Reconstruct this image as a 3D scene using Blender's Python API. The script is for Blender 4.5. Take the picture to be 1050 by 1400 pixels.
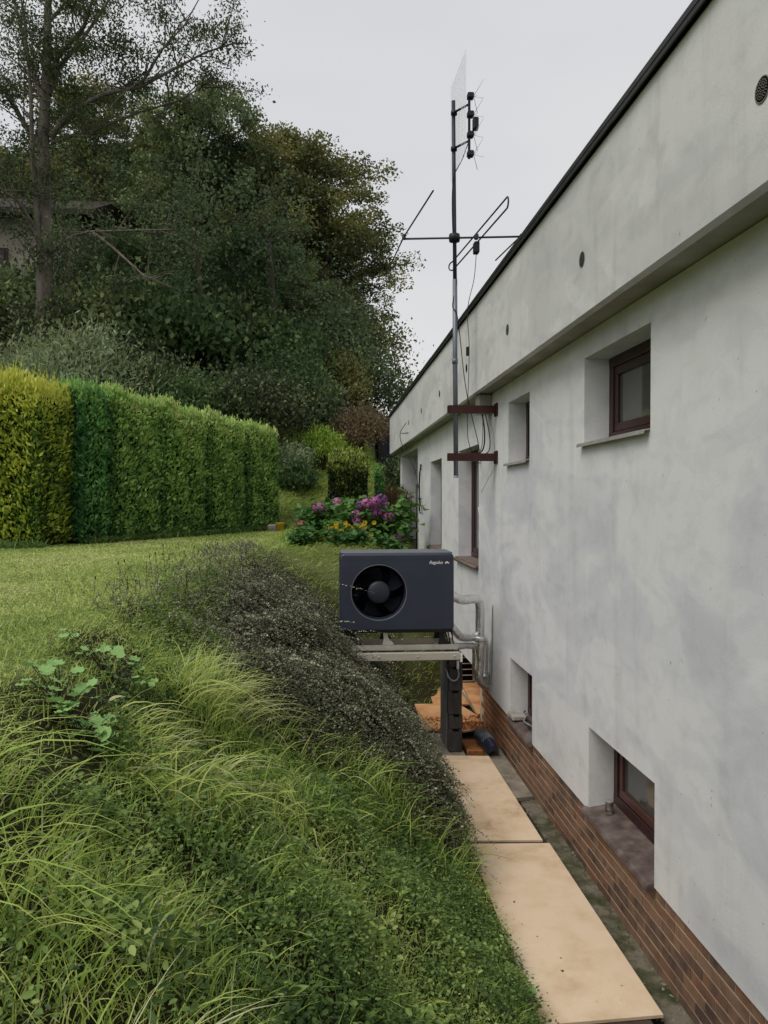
import bpy, math, random
import numpy as np
from mathutils import Vector, Matrix
rng = np.random.default_rng(7)
random.seed(7)
R = math.radians
sc = bpy.context.scene
COL = sc.collection
for o in list(bpy.data.objects):
    bpy.data.objects.remove(o, do_unlink=True)

# ---------------------------------------------------------------- camera, sky, sun, exposure
cam = bpy.data.cameras.new('camera')
cam.sensor_fit = 'VERTICAL'; cam.sensor_height = 24.0
cam.lens = 24.0 * 1050 / 1400
cam.clip_start = 0.05; cam.clip_end = 1500
co = bpy.data.objects.new('camera', cam); COL.objects.link(co)
co.location = (0, 0, 2.7); co.rotation_euler = (R(90 - 0.816), 0, R(-4.357))
sc.camera = co

SUN_EL, SUN_AZ = 56, 238          # sun azimuth measured clockwise from +Y
w = bpy.data.worlds.new('World'); sc.world = w; w.use_nodes = True
nt = w.node_tree; nt.nodes.clear()
wo = nt.nodes.new('ShaderNodeOutputWorld'); bg = nt.nodes.new('ShaderNodeBackground')
sky = nt.nodes.new('ShaderNodeTexSky'); sky.sky_type = 'NISHITA'; sky.sun_disc = False
sky.sun_elevation = R(SUN_EL); sky.sun_rotation = R(SUN_AZ); sky.air_density = 1.0; sky.dust_density = 4.0
hs = nt.nodes.new('ShaderNodeHueSaturation'); hs.inputs['Saturation'].default_value = 0.12
nt.links.new(sky.outputs[0], hs.inputs['Color'])
tc = nt.nodes.new('ShaderNodeTexCoord')
mp = nt.nodes.new('ShaderNodeMapping'); mp.inputs['Scale'].default_value = (1.2, 1.2, 3.0)
nz = nt.nodes.new('ShaderNodeTexNoise'); nz.inputs['Scale'].default_value = 1.3; nz.inputs['Detail'].default_value = 4
nt.links.new(tc.outputs['Generated'], mp.inputs[0]); nt.links.new(mp.outputs[0], nz.inputs['Vector'])
cr = nt.nodes.new('ShaderNodeValToRGB')
cr.color_ramp.elements[0].position = 0.3; cr.color_ramp.elements[0].color = (6.1, 6.3, 6.7, 1)
cr.color_ramp.elements[1].position = 0.7; cr.color_ramp.elements[1].color = (7.4, 7.4, 7.45, 1)
nt.links.new(nz.outputs['Fac'], cr.inputs[0])
mx = nt.nodes.new('ShaderNodeMix'); mx.data_type = 'RGBA'; mx.inputs[0].default_value = 0.85
nt.links.new(hs.outputs[0], mx.inputs[6]); nt.links.new(cr.outputs[0], mx.inputs[7])
nt.links.new(mx.outputs[2], bg.inputs[0]); bg.inputs[1].default_value = 0.1
nt.links.new(bg.outputs[0], wo.inputs[0])
sl = bpy.data.lights.new('sun', 'SUN'); sl.energy = 1.5; sl.angle = R(35); sl.color = (1, 0.96, 0.9)
so = bpy.data.objects.new('sun', sl); COL.objects.link(so)
dv = Vector((math.sin(R(SUN_AZ)) * math.cos(R(SUN_EL)), math.cos(R(SUN_AZ)) * math.cos(R(SUN_EL)), math.sin(R(SUN_EL))))
so.rotation_euler = dv.to_track_quat('Z', 'Y').to_euler(); so.location = (-10, -10, 30)
sc.view_settings.view_transform = 'Standard'; sc.view_settings.look = 'None'
sc.view_settings.gamma = 1; sc.view_settings.exposure = 0.14; sc.view_settings.use_curve_mapping = False

# ---------------------------------------------------------------- materials
def mat(name, cols, scale=4.0, rough=0.8, bump=0.0, bscale=None, metal=0.0, vscale=(1, 1, 1), detail=5,
        attr=None, objrand=0.0, trans=0.0, spec=0.35, ramp=(0.32, 0.68), bump2=None, facing=None):
    m = bpy.data.materials.new(name); m.use_nodes = True
    n = m.node_tree; n.nodes.clear(); L = n.links.new
    out = n.nodes.new('ShaderNodeOutputMaterial'); b = n.nodes.new('ShaderNodeBsdfPrincipled')
    b.inputs['Roughness'].default_value = rough; b.inputs['Metallic'].default_value = metal
    b.inputs['Specular IOR Level'].default_value = spec
    tcd = n.nodes.new('ShaderNodeTexCoord'); mpp = n.nodes.new('ShaderNodeMapping')
    mpp.inputs['Scale'].default_value = vscale
    geo = n.nodes.new('ShaderNodeNewGeometry')
    if objrand:
        oi0 = n.nodes.new('ShaderNodeObjectInfo'); vm = n.nodes.new('ShaderNodeVectorMath'); vm.operation = 'ADD'
        cmb = n.nodes.new('ShaderNodeVectorMath'); cmb.operation = 'SCALE'; cmb.inputs[0].default_value = (37, 17, 53)
        L(oi0.outputs['Random'], cmb.inputs['Scale']); L(geo.outputs['Position'], vm.inputs[0]); L(cmb.outputs[0], vm.inputs[1])
        L(vm.outputs[0], mpp.inputs[0])
    else:
        L(geo.outputs['Position'], mpp.inputs[0])
    no = n.nodes.new('ShaderNodeTexNoise'); no.inputs['Scale'].default_value = scale; no.inputs['Detail'].default_value = detail
    no.inputs['Roughness'].default_value = 0.6
    L(mpp.outputs[0], no.inputs['Vector'])
    r = n.nodes.new('ShaderNodeValToRGB'); e = r.color_ramp.elements
    while len(e) < len(cols): e.new(0.5)
    for i, c in enumerate(cols):
        e[i].position = ramp[0] + (ramp[1] - ramp[0]) * i / max(1, len(cols) - 1); e[i].color = (*c, 1)
    fac = no.outputs['Fac']
    if attr:
        at = n.nodes.new('ShaderNodeAttribute'); at.attribute_name = attr
        for i in range(len(cols)): e[i].position = i / (len(cols) - 1)
        fac = at.outputs['Fac']
    if objrand:
        oi = n.nodes.new('ShaderNodeObjectInfo'); ma = n.nodes.new('ShaderNodeMath'); ma.operation = 'MULTIPLY_ADD'
        ma.inputs[1].default_value = objrand; L(oi.outputs['Random'], ma.inputs[0])
        sb = n.nodes.new('ShaderNodeMath'); sb.operation = 'SUBTRACT'; sb.inputs[1].default_value = objrand / 2
        L(fac, sb.inputs[0]); L(sb.outputs[0], ma.inputs[2]); fac = ma.outputs[0]
    L(fac, r.inputs[0]); L(r.outputs[0], b.inputs['Base Color'])
    if bump:
        nb = n.nodes.new('ShaderNodeTexNoise'); nb.inputs['Scale'].default_value = bscale or scale * 6; nb.inputs['Detail'].default_value = 6
        L(mpp.outputs[0], nb.inputs['Vector'])
        bp = n.nodes.new('ShaderNodeBump'); bp.inputs['Strength'].default_value = bump; bp.inputs['Distance'].default_value = 0.01
        L(nb.outputs['Fac'], bp.inputs['Height']); L(bp.outputs[0], b.inputs['Normal'])
    if trans:
        tr = n.nodes.new('ShaderNodeBsdfTranslucent'); L(r.outputs[0], tr.inputs[0])
        ms = n.nodes.new('ShaderNodeMixShader'); ms.inputs[0].default_value = trans
        L(b.outputs[0], ms.inputs[1]); L(tr.outputs[0], ms.inputs[2]); L(ms.outputs[0], out.inputs[0])
    else:
        L(b.outputs[0], out.inputs[0])
    m['ramp'] = 1
    return m

def leafmat(name, cols, trans=0.3, rough=0.55, objrand=0.0, spec=0.3, gain=2.3):
    cols = [tuple(min(.62, v * gain) for v in c) for c in cols]
    return mat(name, cols, attr='c', trans=trans, rough=rough, objrand=objrand, spec=spec)

MT = dict(
    plaster=None, fascia=None,
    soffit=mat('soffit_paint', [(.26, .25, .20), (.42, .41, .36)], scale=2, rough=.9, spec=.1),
    mortar=mat('mortar', [(.50, .41, .31), (.62, .53, .42)], scale=9, rough=.95, bump=.3),
    brick=mat('clinker_brick', [(.08, .052, .046), (.165, .10, .068), (.25, .15, .095), (.22, .108, .063), (.115, .070, .055)], scale=7, rough=.6, bump=.25, bscale=60, objrand=.55, ramp=(.15, .85)),
    brickred=mat('clay_reflection_brick', [(.18, .08, .04), (.30, .13, .06)], scale=7, rough=.7, bump=.25, bscale=60, objrand=.4),  # orange light reflected off the clay is put into this brick colour
    board=mat('chipboard', [(.36, .24, .14), (.58, .42, .27), (.68, .51, .345), (.72, .56, .40)], scale=3.2, rough=.8, bump=.2, bscale=110, detail=12, ramp=(.26, .60), objrand=.05),
    boardorange=mat('clay_stained_board', [(.42, .17, .06), (.58, .30, .13), (.62, .40, .22)], scale=3, rough=.8, bump=.15, detail=8),
    concrete=mat('concrete', [(.13, .11, .08), (.24, .21, .165), (.32, .29, .23)], scale=5, rough=.95, bump=.6, bscale=50, detail=8),
    mossy=mat('mossy_concrete', [(.03, .042, .014), (.085, .08, .045), (.17, .15, .11)], scale=6, rough=.95, bump=.8, bscale=45, detail=9, ramp=(.36, .6)),
    darkslab=mat('dark_slab', [(.04, .025, .022), (.08, .05, .04)], scale=6, rough=.9, bump=.3),
    winframe=mat('brown_window_paint', [(.028, .009, .009), (.048, .015, .014)], scale=9, rough=.45, spec=.5),
    sash=mat('brown_sash', [(.07, .028, .02), (.11, .045, .032)], scale=9, rough=.4, spec=.5),
    oxide=mat('oxide_painted_steel', [(.035, .010, .009), (.06, .017, .014)], scale=12, rough=.55, bump=.2),
    sill=mat('purple_glazed_sill', [(.075, .05, .045), (.125, .092, .082), (.19, .155, .14)], scale=8, rough=.5, bump=.3, detail=8),
    sillbrown=mat('weathered_brown_sill', [(.13, .095, .075), (.22, .17, .14)], scale=8, rough=.6, bump=.2),
    tin=mat('grey_tin', [(.30, .29, .27), (.42, .41, .39)], scale=6, rough=.5, metal=.3),
    rooftrim=mat('dark_roof_trim', [(.018, .017, .018), (.035, .033, .035)], scale=5, rough=.5),
    galv=mat('galvanised_steel', [(.50, .47, .41), (.66, .63, .56)], scale=8, rough=.4, metal=.4),
    alu=mat('raw_aluminium', [(.52, .47, .40), (.62, .57, .50)], scale=5, rough=.45, metal=.35),
    foil=mat('aluminium_foil_tape', [(.70, .70, .69), (.95, .95, .94)], scale=16, rough=.24, metal=.8, bump=1.0, bscale=17),
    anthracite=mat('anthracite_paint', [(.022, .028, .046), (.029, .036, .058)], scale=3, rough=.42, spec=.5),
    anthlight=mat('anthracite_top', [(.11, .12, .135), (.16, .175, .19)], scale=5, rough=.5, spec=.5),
    black=mat('black_plastic', [(.008, .008, .011), (.014, .014, .018)], scale=8, rough=.5),
    fanblack=mat('fan_black', [(.002, .0025, .006), (.004, .005, .009)], scale=8, rough=.75, spec=.15),
    hub=mat('fan_hub', [(.020, .023, .033), (.026, .030, .042)], scale=8, rough=.5),
    darkblock=mat('dark_concrete_block', [(.035, .030, .030), (.075, .066, .062)], scale=7, rough=.8, bump=.5, bscale=50, vscale=(3, 3, .6)),
    greyblock=mat('grey_concrete', [(.15, .145, .135), (.24, .235, .22)], scale=6, rough=.92, bump=.4),
    white=mat('white_plastic', [(.7, .7, .69), (.8, .8, .79)], scale=9, rough=.4),
    greycable=mat('grey_cable', [(.24, .25, .27), (.30, .31, .33)], scale=9, rough=.5),
    mast=mat('galvanised_mast', [(.12, .14, .17), (.22, .24, .27)], scale=3, rough=.45, metal=.5, vscale=(4, 4, .7)),
    mastblue=mat('dark_blue_mast', [(.012, .014, .030), (.03, .034, .06)], scale=6, rough=.5),
    ant=mat('antenna_rod', [(.035, .04, .05), (.08, .085, .10)], scale=6, rough=.45, metal=.4),
    wirewhite=mat('pale_wire', [(.80, .80, .80), (.88, .88, .88)], scale=6, rough=.45),
    bark=mat('bark', [(.03, .024, .018), (.085, .07, .055)], scale=2.4, rough=.95, bump=.9, bscale=16, vscale=(3, 3, .8)),
    barklight=mat('grey_bark', [(.085, .07, .058), (.20, .175, .145)], scale=2.4, rough=.95, bump=.9, bscale=16, vscale=(3, 3, .8)),
    twig=mat('twig', [(.022, .014, .010), (.045, .03, .022)], scale=9, rough=.9),
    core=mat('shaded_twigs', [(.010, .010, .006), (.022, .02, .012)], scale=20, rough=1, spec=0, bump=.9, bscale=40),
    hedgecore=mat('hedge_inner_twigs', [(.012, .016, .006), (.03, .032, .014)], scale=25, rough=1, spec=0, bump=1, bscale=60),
    farwall=mat('old_beige_render', [(.30, .265, .21), (.42, .375, .31)], scale=1.5, rough=.95),
    farroof=mat('dark_brown_roofing', [(.025, .018, .014), (.045, .033, .026)], scale=3, rough=.9),
    shed=mat('dark_board_shed', [(.02, .02, .024), (.035, .035, .04)], scale=3, rough=.8),
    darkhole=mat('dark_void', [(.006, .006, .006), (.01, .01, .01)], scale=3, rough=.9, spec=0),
    yellow=mat('yellow_plastic', [(.62, .36, .03), (.72, .44, .05)], scale=5, rough=.5),
    stone=mat('pale_stone', [(.28, .26, .22), (.45, .42, .37)], scale=7, rough=.9, bump=.6),
    clay=mat('orange_clay', [(.30, .10, .03), (.50, .21, .08)], scale=20, rough=.95, bump=.8),
    canm=mat('rusty_tin_can', [(.10, .06, .04), (.38, .36, .33)], scale=18, rough=.45, metal=.4),
    seed=mat('brown_seed_head', [(.02, .013, .008), (.05, .03, .02)], scale=20, rough=.9),
    bluemesh=mat('dark_blue_plastic', [(.010, .013, .024), (.02, .025, .045)], scale=12, rough=.3, spec=.6),
    greymesh=mat('pale_grey_mesh', [(.18, .20, .23), (.28, .30, .33)], scale=12, rough=.4),
    # foliage
    blade=leafmat('grass_blade', [(.024, .050, .010), (.060, .098, .017), (.108, .150, .029), (.165, .20, .050), (.23, .22, .11)], .35, .5, gain=3.5),
    lawn=leafmat('mown_grass', [(.055, .085, .02), (.12, .155, .036), (.18, .205, .065), (.23, .21, .10)], .3, .6, gain=3.0),
    weed=leafmat('weed_leaf', [(.014, .026, .007), (.032, .055, .013), (.068, .100, .024), (.13, .155, .050)], .3, .5, gain=3.3),
    cot=leafmat('cotoneaster_leaf', [(.017, .018, .010), (.042, .045, .026), (.094, .098, .062), (.20, .20, .145)], .15, .6, spec=.2, gain=2.7),
    paleweed=leafmat('pale_leaf', [(.045, .085, .025), (.075, .125, .042), (.12, .17, .075)], .25, .6, gain=4.0),
    thuja=leafmat('thuja_spray', [(.016, .036, .012), (.042, .082, .020), (.095, .155, .034), (.20, .26, .06)], .25, .6, gain=4.3),
    thujadark=leafmat('dark_thuja_spray', [(.010, .032, .012), (.022, .06, .018), (.045, .10, .025), (.11, .18, .04)], .25, .6, gain=4.2),
    gold=leafmat('golden_thuja_spray', [(.02, .040, .008), (.080, .120, .016), (.18, .215, .026), (.36, .33, .036)], .3, .6, gain=3.2),
    leafA=leafmat('forest_leaf', [(.012, .021, .011), (.026, .039, .018), (.048, .062, .025), (.080, .090, .032)], .3, .6, objrand=.3, gain=4.2),
    leafK=leafmat('painted_gloom_leaf', [(.010, .016, .008), (.022, .032, .014), (.042, .055, .022), (.07, .078, .028)], .2, .6, objrand=.3, gain=2.6),  # darker forest leaf, with the gloom under the trees put into its colour
    leafB=leafmat('airy_leaf', [(.012, .021, .009), (.028, .043, .015), (.060, .078, .024)], .35, .6),
    leafC=leafmat('autumn_leaf', [(.020, .024, .011), (.042, .045, .016), (.070, .072, .022), (.10, .078, .026)], .3, .6, objrand=.3, gain=3.8),
    leafD=leafmat('green_maple_leaf', [(.014, .027, .010), (.026, .046, .015), (.050, .075, .023)], .3, .6, objrand=.2, gain=3.1),
    shrubG=leafmat('bright_shrub_leaf', [(.05, .09, .012), (.11, .17, .022), (.19, .26, .04)], .35, .6, gain=2.8),
    shrubW=leafmat('grey_willow_leaf', [(.06, .085, .04), (.11, .14, .07), (.19, .22, .12)], .3, .6),
    shrubR=leafmat('reddish_shrub_leaf', [(.035, .035, .017), (.065, .05, .027), (.10, .05, .034)], .3, .6, gain=3.6),
    shrubK=leafmat('dark_clipped_leaf', [(.007, .013, .006), (.016, .026, .008), (.05, .07, .014), (.13, .16, .03)], .2, .6, gain=2.6),
    hydleaf=leafmat('hydrangea_leaf', [(.02, .055, .012), (.045, .10, .02), (.10, .18, .035)], .25, .45, gain=2.1),
    petal=leafmat('hydrangea_petal', [(.10, .04, .15), (.21, .07, .20), (.28, .075, .14), (.36, .19, .30)], .2, .7, gain=1.8),
    petalR=leafmat('crimson_petal', [(.25, .03, .05), (.45, .10, .12)], .2, .7, gain=1.2),
    petalY=leafmat('yellow_petal', [(.62, .30, .01), (.80, .46, .02)], .2, .6, gain=1.2),
)
def plastermat(name, dark, mid, light, stain=(.35, .35, .29)):
    """skim render: overlapping trowel patches, fine grain, faint run marks"""
    m = bpy.data.materials.new(name); m.use_nodes = True; n = m.node_tree; L = n.links.new; b = n.nodes['Principled BSDF']
    b.inputs['Roughness'].default_value = .93; b.inputs['Specular IOR Level'].default_value = .15
    g = n.nodes.new('ShaderNodeNewGeometry')
    def noise(sc_, det, vs=(1, 1, 1), dist=0.0, rough=.55):
        mp_ = n.nodes.new('ShaderNodeMapping'); mp_.inputs['Scale'].default_value = vs; L(g.outputs['Position'], mp_.inputs[0])
        t = n.nodes.new('ShaderNodeTexNoise'); t.inputs['Scale'].default_value = sc_; t.inputs['Detail'].default_value = det
        t.inputs['Distortion'].default_value = dist; t.inputs['Roughness'].default_value = rough; L(mp_.outputs[0], t.inputs['Vector']); return t.outputs['Fac']
    def ramp(src, st):
        r = n.nodes.new('ShaderNodeValToRGB'); e = r.color_ramp.elements
        while len(e) < len(st): e.new(.5)
        for i_, (p_, c_) in enumerate(st): e[i_].position = p_; e[i_].color = (*c_, 1)
        L(src, r.inputs[0]); return r.outputs[0]
    def mul(a_, b_, f=1.0):
        q = n.nodes.new('ShaderNodeMix'); q.data_type = 'RGBA'; q.blend_type = 'MULTIPLY'; q.inputs[0].default_value = f; L(a_, q.inputs[6]); L(b_, q.inputs[7]); return q.outputs[2]
    base = ramp(noise(1.1, 3, (1, .55, 1.2), .9), [(.36, dark), (.47, mid), (.50, light), (.62, light)])
    p2 = ramp(noise(2.9, 4, (1, .55, 1.1), .7), [(.38, (.915, .92, .93)), (.46, (.98, .98, .98)), (.60, (1, 1, 1)), (.66, (.955, .96, .96))])
    p3 = ramp(noise(7, 6, (1, .6, .9), .5), [(.36, (.93, .93, .93)), (.50, (1, 1, 1))])
    run = ramp(noise(5.5, 5, (1, 1, .12)), [(.30, stain), (.42, (.9, .9, .88)), (.5, (1, 1, 1))])
    fine = ramp(noise(130, 3), [(.3, (.93, .93, .93)), (.6, (1, 1, 1))])
    speck = ramp(noise(26, 2), [(.22, (.45, .43, .40)), (.27, (1, 1, 1))])
    c = mul(mul(mul(mul(mul(base, p2), p3), run, .12), fine), speck, .7); L(c, b.inputs['Base Color'])
    bp = n.nodes.new('ShaderNodeBump'); bp.inputs['Strength'].default_value = .4; bp.inputs['Distance'].default_value = .006
    ad = n.nodes.new('ShaderNodeMath'); ad.operation = 'MULTIPLY_ADD'; ad.inputs[1].default_value = .35; L(noise(90, 5), ad.inputs[0]); L(noise(4, 5, (1, 1, .6), 1), ad.inputs[2])
    L(ad.outputs[0], bp.inputs['Height']); L(bp.outputs[0], b.inputs['Normal'])
    return m
MT['plaster'] = plastermat('plaster', (.665, .67, .69), (.72, .725, .735), (.775, .775, .77))
MT['fascia'] = plastermat('fascia_plaster', (.60, .60, .59), (.65, .65, .638), (.70, .70, .685), (.22, .22, .17))
def glassmat():
    m = bpy.data.materials.new('window_glass'); m.use_nodes = True
    b = m.node_tree.nodes['Principled BSDF']
    b.inputs['Base Color'].default_value = (.085, .085, .08, 1); b.inputs['Roughness'].default_value = .06
    b.inputs['Specular IOR Level'].default_value = .9; b.inputs['IOR'].default_value = 1.5
    return m
MT['glass'] = glassmat()

# ground: lawn, soil, path coloured by where each really is
def groundmat():
    m = bpy.data.materials.new('ground_soil_and_turf'); m.use_nodes = True
    n = m.node_tree; L = n.links.new; b = n.nodes['Principled BSDF']; b.inputs['Roughness'].default_value = 1
    b.inputs['Specular IOR Level'].default_value = .1
    at = n.nodes.new('ShaderNodeAttribute'); at.attribute_name = 'turf'
    g = n.nodes.new('ShaderNodeNewGeometry')
    n1 = n.nodes.new('ShaderNodeTexNoise'); n1.inputs['Scale'].default_value = 2.2; n1.inputs['Detail'].default_value = 9
    n2 = n.nodes.new('ShaderNodeTexNoise'); n2.inputs['Scale'].default_value = 38; n2.inputs['Detail'].default_value = 5
    L(g.outputs['Position'], n1.inputs['Vector']); L(g.outputs['Position'], n2.inputs['Vector'])
    def ramp(cs, src, lo=.3, hi=.7):
        r = n.nodes.new('ShaderNodeValToRGB'); e = r.color_ramp.elements
        while len(e) < len(cs): e.new(.5)
        for i, c in enumerate(cs): e[i].position = lo + (hi - lo) * i / (len(cs) - 1); e[i].color = (*c, 1)
        L(src, r.inputs[0]); return r.outputs[0]
    add = n.nodes.new('ShaderNodeMath'); add.operation = 'MULTIPLY_ADD'; add.inputs[1].default_value = .55
    L(n2.outputs['Fac'], add.inputs[0]); mu = n.nodes.new('ShaderNodeMath'); mu.operation = 'MULTIPLY'; mu.inputs[1].default_value = .45
    L(n1.outputs['Fac'], mu.inputs[0]); L(mu.outputs[0], add.inputs[2])
    turf = ramp([(.07, .10, .025), (.13, .165, .045), (.18, .20, .07), (.20, .185, .09)], add.outputs[0])
    soil = ramp([(.014, .016, .007), (.03, .028, .014), (.05, .042, .025)], add.outputs[0])
    mxx = n.nodes.new('ShaderNodeMix'); mxx.data_type = 'RGBA'
    L(at.outputs['Fac'], mxx.inputs[0]); L(soil, mxx.inputs[6]); L(turf, mxx.inputs[7]); L(mxx.outputs[2], b.inputs['Base Color'])
    bp = n.nodes.new('ShaderNodeBump'); bp.inputs['Strength'].default_value = .8; bp.inputs['Distance'].default_value = .02
    L(n2.outputs['Fac'], bp.inputs['Height']); L(bp.outputs[0], b.inputs['Normal'])
    return m

# ---------------------------------------------------------------- geometry helpers
def mesh_np(name, V, F, mats, attrs=None, smooth=False):
    """V (n,3); F (m,k) array of quads/tris, or list of faces; attrs {name: per-vertex float}."""
    me = bpy.data.meshes.new(name)
    V = np.asarray(V, dtype=np.float32)
    if isinstance(F, np.ndarray):
        k = F.shape[1]
        me.vertices.add(len(V)); me.vertices.foreach_set('co', V.ravel())
        me.loops.add(F.size); me.loops.foreach_set('vertex_index', F.astype(np.int32).ravel())
        me.polygons.add(len(F)); me.polygons.foreach_set('loop_start', np.arange(0, F.size, k, dtype=np.int32))
        me.polygons.foreach_set('loop_total', np.full(len(F), k, dtype=np.int32))
        me.update(calc_edges=True)
    else:
        me.from_pydata([tuple(map(float, v)) for v in V], [], F); me.update()
    if attrs:
        for a, d in attrs.items():
            at = me.attributes.new(a, 'FLOAT', 'POINT'); at.data.foreach_set('value', np.asarray(d, dtype=np.float32))
    if smooth: me.polygons.foreach_set('use_smooth', [True] * len(me.polygons))
    for m in (mats if isinstance(mats, (list, tuple)) else [mats]): me.materials.append(m)
    return me

class G:
    """collects small shapes for one mesh"""
    def __init__(s): s.v = []; s.f = []; s.m = []; s.sm = []
    def add(s, V, F, mi=0, smooth=False):
        b = len(s.v); s.v += [tuple(map(float, v)) for v in V]
        for f in F: s.f.append([b + i for i in f]); s.m.append(mi); s.sm.append(smooth)
        return s
    def box(s, x0, x1, y0, y1, z0, z1, mi=0, ch=0.0):
        if ch <= 0:
            V = [(x, y, z) for x in (x0, x1) for y in (y0, y1) for z in (z0, z1)]
            F = [(0, 1, 3, 2), (4, 6, 7, 5), (0, 4, 5, 1), (2, 3, 7, 6), (0, 2, 6, 4), (1, 5, 7, 3)]
            return s.add(V, F, mi)
        V = []; c = ch
        for sx, X in ((-1, x0), (1, x1)):
            for sy, Y in ((-1, y0), (1, y1)):
                for sz, Z in ((-1, z0), (1, z1)):
                    V += [(X, Y - sy * c, Z - sz * c), (X - sx * c, Y, Z - sz * c), (X - sx * c, Y - sy * c, Z)]
        i = lambda a, b, c_, k: (a * 4 + b * 2 + c_) * 3 + k
        F = [[i(0, 0, 0, 0), i(0, 0, 1, 0), i(0, 1, 1, 0), i(0, 1, 0, 0)], [i(1, 0, 0, 0), i(1, 1, 0, 0), i(1, 1, 1, 0), i(1, 0, 1, 0)],
             [i(0, 0, 0, 1), i(1, 0, 0, 1), i(1, 0, 1, 1), i(0, 0, 1, 1)], [i(0, 1, 0, 1), i(0, 1, 1, 1), i(1, 1, 1, 1), i(1, 1, 0, 1)],
             [i(0, 0, 0, 2), i(0, 1, 0, 2), i(1, 1, 0, 2), i(1, 0, 0, 2)], [i(0, 0, 1, 2), i(1, 0, 1, 2), i(1, 1, 1, 2), i(0, 1, 1, 2)]]
        for a in (0, 1):
            for b in (0, 1):
                F.append([i(a, b, 0, 0), i(a, b, 1, 0), i(a, b, 1, 1), i(a, b, 0, 1)])
                F.append([i(a, 0, b, 0), i(a, 1, b, 0), i(a, 1, b, 2), i(a, 0, b, 2)])
                F.append([i(0, a, b, 1), i(1, a, b, 1), i(1, a, b, 2), i(0, a, b, 2)])
                for c2 in (0, 1): F.append([i(a, b, c2, 0), i(a, b, c2, 1), i(a, b, c2, 2)])
        return s.add(V, F, mi)
    def tube(s, pts, rad, k=8, mi=0, cap=True, smooth=True):
        pts = [Vector(p) for p in pts]; n = len(pts)
        if not hasattr(rad, '__len__'): rad = [rad] * n
        V = []; F = []; up = None
        for i, p in enumerate(pts):
            t = (pts[min(i + 1, n - 1)] - pts[max(i - 1, 0)]).normalized()
            if up is None:
                up = Vector((0, 0, 1)) if abs(t.z) < .9 else Vector((1, 0, 0))
            a = t.cross(up).normalized(); b = a.cross(t).normalized(); up = b
            for j in range(k):
                q = 2 * math.pi * j / k
                V.append(p + a * math.cos(q) * rad[i] + b * math.sin(q) * rad[i])
        for i in range(n - 1):
            for j in range(k):
                F.append([i * k + j, i * k + (j + 1) % k, (i + 1) * k + (j + 1) % k, (i + 1) * k + j])
        if cap: F.append(list(range(k))[::-1]); F.append([(n - 1) * k + j for j in range(k)])
        return s.add(V, F, mi, smooth)
    def lathe(s, prof, c, axis='z', k=24, mi=0):
        V = []; F = []
        for r, h in prof:
            for j in range(k):
                q = 2 * math.pi * j / k; a, b = r * math.cos(q), r * math.sin(q)
                V.append({'z': (c[0] + a, c[1] + b, c[2] + h), 'y': (c[0] + a, c[1] + h, c[2] + b), 'x': (c[0] + h, c[1] + a, c[2] + b)}[axis])
        for i in range(len(prof) - 1):
            for j in range(k): F.append([i * k + j, i * k + (j + 1) % k, (i + 1) * k + (j + 1) % k, (i + 1) * k + j])
        F.append(list(range(k))[::-1]); F.append([(len(prof) - 1) * k + j for j in range(k)])
        return s.add(V, F, mi, True)
    def mesh(s, name, mats, off=(0, 0, 0)):
        V = np.array(s.v) - np.array(off)
        me = mesh_np(name, V, s.f, mats)
        me.polygons.foreach_set('material_index', s.m); me.polygons.foreach_set('use_smooth', s.sm)
        return me

def link(name, me, parent=None, loc=(0, 0, 0)):
    o = bpy.data.objects.new(name, me); COL.objects.link(o); o.location = loc
    if parent is not None: o.parent = parent
    return o
def tag(o, label=None, cat=None, group=None, kind=None):
    if label: o['label'] = label
    if cat: o['category'] = cat
    if group: o['group'] = group
    if kind: o['kind'] = kind
    return o
def thing(name, label, cat, loc=(0, 0, 0), group=None):
    o = bpy.data.objects.new(name, None); COL.objects.link(o); o.location = loc; o.empty_display_size = .1
    return tag(o, label, cat, group)
def root_of(o):
    while o.parent: o = o.parent
    return o
def part(name, g, m, parent):
    """mesh in world coordinates -> child of parent (parts sit at their thing's origin)"""
    off = tuple(root_of(parent).location)
    return link(name, g.mesh(name, m, off), parent)
def partnp(name, V, F, m, parent, attrs=None):
    off = np.array(root_of(parent).location)
    return link(name, mesh_np(name, V - off, F, m, attrs), parent)
def single(name, g, m, label, cat, loc, group=None):
    return tag(link(name, g.mesh(name, m, loc), None, loc), label, cat, group)

def smooth(a, b, x): t = np.clip((x - a) / (b - a), 0, 1); return t * t * (3 - 2 * t)
def unit(v): return v / np.maximum(np.linalg.norm(v, axis=-1, keepdims=True), 1e-9)

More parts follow.
